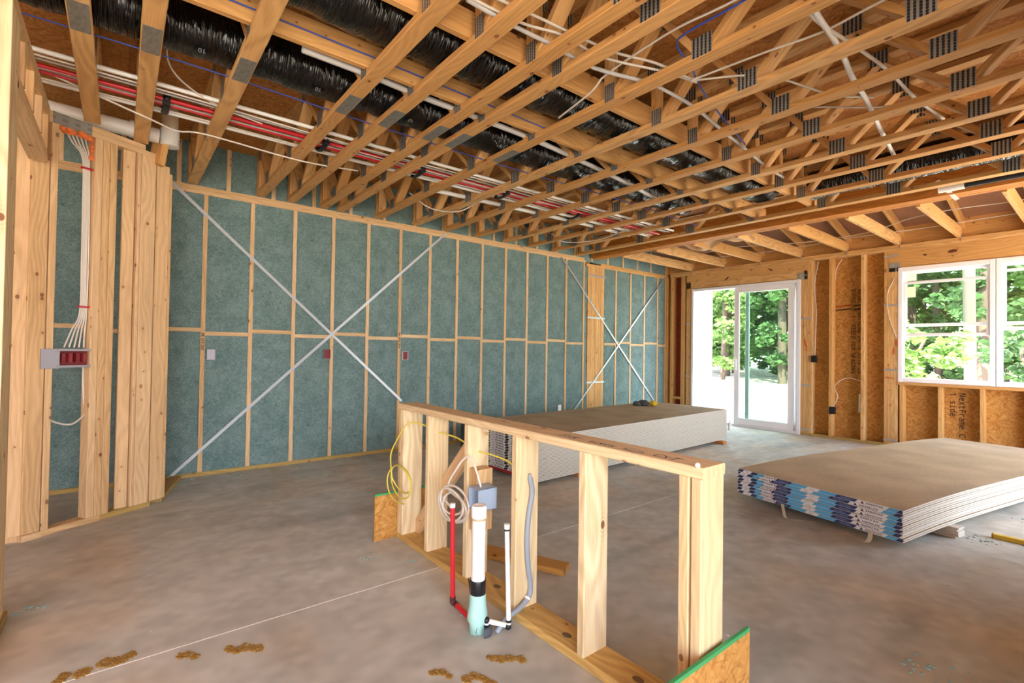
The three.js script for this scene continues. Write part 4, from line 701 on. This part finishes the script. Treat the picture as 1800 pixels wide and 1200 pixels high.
// ------------------------------------------------------------------ debris on the slab
{
  const saw = std({ color: '#94702f', roughness: 1 });
  const pile = (pts, label) => { const gs = []; for (const [x, z, r, n] of pts) for (let i = 0; i < n; i++) { const a = rnd() * 6.28, q = Math.sqrt(rnd()) * r, s = rr(0.002, 0.007), g = new THREE.IcosahedronGeometry(s, 0); g.scale(1.3, 0.6, 1.1); g.translate(x + Math.cos(a) * q, s * 0.3, -(z + Math.sin(a) * q * 0.7)); gs.push(g); } const m = mesh('sawdust', mergeGeometries(gs), saw, scene); tag(m, label, 'sawdust'); m.userData.kind = 'stuff'; };
  const trail = (a, b, k, r, n) => Array.from({ length: k }, (_, i) => [a[0] + (b[0] - a[0]) * i / (k - 1) + rr(-0.012, 0.012), a[1] + (b[1] - a[1]) * i / (k - 1) + rr(-0.012, 0.012), r * rr(0.6, 1.2), n]);
  pile(trail([-2.47, -0.16], [-2.49, 0.06], 8, 0.035, 60), 'ochre crumbs trailed across the slab joint by the doorway');
  pile([...trail([-2.36, 0.22], [-2.33, 0.27], 3, 0.022, 40), ...trail([-2.29, 0.38], [-2.24, 0.47], 5, 0.028, 60)], 'ochre crumbs in two clumps near the slab joint');
  pile(trail([-1.60, 1.20], [-1.52, 1.28], 5, 0.022, 45), 'ochre crumbs beside the aqua sleeve'); pile([...trail([-1.66, 0.98], [-1.60, 1.0], 3, 0.02, 40), ...trail([-1.56, 1.06], [-1.48, 1.12], 5, 0.024, 50)], 'ochre crumbs in front of the half wall');
  const crumb = std({ color: '#8fb0ac', roughness: 1 });
  const gs = []; const spots = [[-5.35, 0.45, 0.12, 60], [-5.3, 0.9, 0.1, 26], [-5.33, 1.5, 0.1, 26], [-5.33, 2.2, 0.1, 26], [-2.82, 1.2, 0.06, 12], [-2.6, 1.35, 0.03, 8], [-0.62, 4.6, 0.12, 30], [-0.42, 5.4, 0.12, 26], [-0.45, 2.55, 0.12, 30], [-3.2, -0.3, 0.06, 16], [-1.93, 1.3, 0.03, 8]];
  for (const [x, z, r, n] of spots) for (let i = 0; i < n; i++) { const a = rnd() * 6.28, q = Math.sqrt(rnd()) * r, s = rr(0.003, 0.009), g = new THREE.IcosahedronGeometry(s, 0); g.scale(1.2, 0.5, 1); g.translate(x + Math.cos(a) * q, s * 0.3, -(z + Math.sin(a) * q)); gs.push(g); }
  const m = mesh('insulation_crumbs', mergeGeometries(gs), crumb, scene); tag(m, 'blue green insulation crumbs scattered over the slab', 'crumbs'); m.userData.kind = 'stuff';
  const chips = []; for (let i = 0; i < 70; i++) { const g = new THREE.IcosahedronGeometry(rr(0.003, 0.008), 0); g.scale(1.4, 0.4, 1); g.translate(rr(-5, -0.3), 0.001, -rr(0, 7)); chips.push(g); }
  const cm = mesh('gypsum_chips', mergeGeometries(chips), gypsum, scene); tag(cm, 'tiny pale chips scattered over the slab', 'chips'); cm.userData.kind = 'stuff';
}
// ------------------------------------------------------------------ outdoors
{
  const g = structure('ground', 'sunlit pale yard outside', [0, -0.2, 30]);
  const gm = std({ color: '#d8cdbb', roughness: 0.95, map: dataTex(256, 256, (u, v) => { const s = 228 + (noise(u * 16, v * 16, 16, 16) - 0.5) * 40 + (noise(u * 90, v * 90, 90, 90) - 0.5) * 24; return [s, s, s]; }, true, [20, 20]) });
  const pg = new THREE.PlaneGeometry(160, 160); const m = mesh('yard', pg, gm, g, V([0, -0.22, 20])); m.rotation.x = -Math.PI / 2;
  box(g, 'patio_slab', std({ color: '#e4e0d8', roughness: 0.9 }), -7.5, 0.5, -0.2, -0.04, 8.36, 11.4, 0.01);
  const col = thing('porch_column', 'white square porch column outside the sliding door', 'column', [-5.8, -0.04, 10.2]); box(col, 'shaft', white, -5.9, -5.7, -0.04, 2.9, 10.1, 10.3, 0.006); box(col, 'base', white, -5.93, -5.67, -0.04, 0.14, 10.07, 10.33, 0.006);
  const bark = std({ color: '#5f5349', roughness: 0.95 }), barkPale = std({ color: '#615c54', roughness: 0.95 });
  const leafM = ['#577f36', '#43692d', '#6d9442', '#3c632e'].map((c) => phys({ color: c, roughness: 0.8, transmission: 0.35, thickness: 0, side: THREE.DoubleSide }));
  const leaf = (pos, idx, p, s) => { const a = rnd() * 6.28, b = rr(-0.9, 0.9), ux = Math.cos(a), uz = Math.sin(a), o = pos.length / 3, vx = -uz * Math.sin(b), vy = Math.cos(b), vz = ux * Math.sin(b); pos.push(p[0] - ux * s, p[1], p[2] - uz * s, p[0] + vx * s * 0.6, p[1] + vy * s * 0.6, p[2] + vz * s * 0.6, p[0] + ux * s, p[1], p[2] + uz * s, p[0] - vx * s * 0.6, p[1] - vy * s * 0.6, p[2] - vz * s * 0.6); idx.push(o, o + 1, o + 2, o, o + 2, o + 3); };
  function tree(name, label, group, x, z, H, R, y0, n, s, tm, tr, lm) {
    const t = thing(name, label, name === 'shrub' ? 'shrub' : 'tree', [x, -0.22, z], group);
    tube(t, 'trunk', tm, [[x, -0.25, z], [x + rr(-0.15, 0.15), H * 0.35, z], [x + rr(-0.3, 0.3), H * 0.7, z], [x + rr(-0.4, 0.4), H * 0.95, z]], tr, 14, 9);
    const pos = [], idx = [], cl = []; for (let i = 0; i < Math.max(8, n / 60); i++) { const a = rnd() * 6.28, q = Math.sqrt(rnd()) * R; cl.push([x + Math.cos(a) * q, y0 + rnd() * (H - y0), -(z + Math.sin(a) * q), rr(0.2, 0.42) * R]); }
    for (let i = 0; i < n; i++) { const c = cl[Math.floor(rnd() * cl.length)], a = rnd() * 6.28, b = Math.acos(rr(-1, 1)), q = c[3] * Math.cbrt(rnd()); leaf(pos, idx, [c[0] + q * Math.sin(b) * Math.cos(a), c[1] + q * Math.cos(b) * 0.7, c[2] + q * Math.sin(b) * Math.sin(a)], s * rr(0.6, 1.3)); }
    const g2 = new THREE.BufferGeometry(); g2.setAttribute('position', new THREE.Float32BufferAttribute(pos, 3)); g2.setIndex(idx); g2.computeVertexNormals(); const fo = mesh('foliage', g2, lm, t); fo.userData.kind = 'stuff';
  }
  let k = 0;
  for (const z of [24, 27.6, 31.2, 34.8, 38.4, 42, 45.6]) for (let x = -27 + (z * 10 % 72 > 36 ? 1.7 : 0); x < 7; x += 3.4) { const px = x + rr(-0.15, 0.15); tree('forest_tree', ['mid green', 'deep green', 'light yellowish green', 'dark green'][k % 4] + ' leafy tree in the woods beyond the yard', 'woodland trees', px, z + rr(-0.15, 0.15) + Math.max(0, -px - 8) * 0.25, rr(11, 14) + (z - 24) * 0.35, 1.3, rr(0.1, 1.0), 5200, 0.15, bark, rr(0.12, 0.22), leafM[k++ % 4]); }
  tree('forest_tree', 'tall pale barked tree outside the double window', undefined, -2.47, 17.5, 13, 1.2, 4.8, 1500, 0.16, barkPale, 0.13, leafM[2]);
  tree('forest_tree', 'bare trunked tree outside the open half of the sliding door', undefined, -11.6, 19.9, 13, 1.2, 5, 1500, 0.16, std({ color: '#7b6f70', roughness: 0.95 }), 0.28, leafM[1]);
  tree('shrub', 'bright leafy shrub low outside the double window', undefined, -2.75, 13.4, 1.7, 0.8, 0.1, 1500, 0.085, bark, 0.03, leafM[2]); tree('shrub', 'shaded shrub outside beside the bright leafy one', undefined, -1.15, 15.9, 1.9, 0.8, 0.1, 1200, 0.09, bark, 0.03, leafM[3]);
  tree('shrub', 'pale shrub at the yard edge beyond the porch column', undefined, -13.9, 21.2, 1.6, 1.0, 0.0, 1200, 0.1, bark, 0.03, leafM[0]);
}
renderer.render(scene, camera);
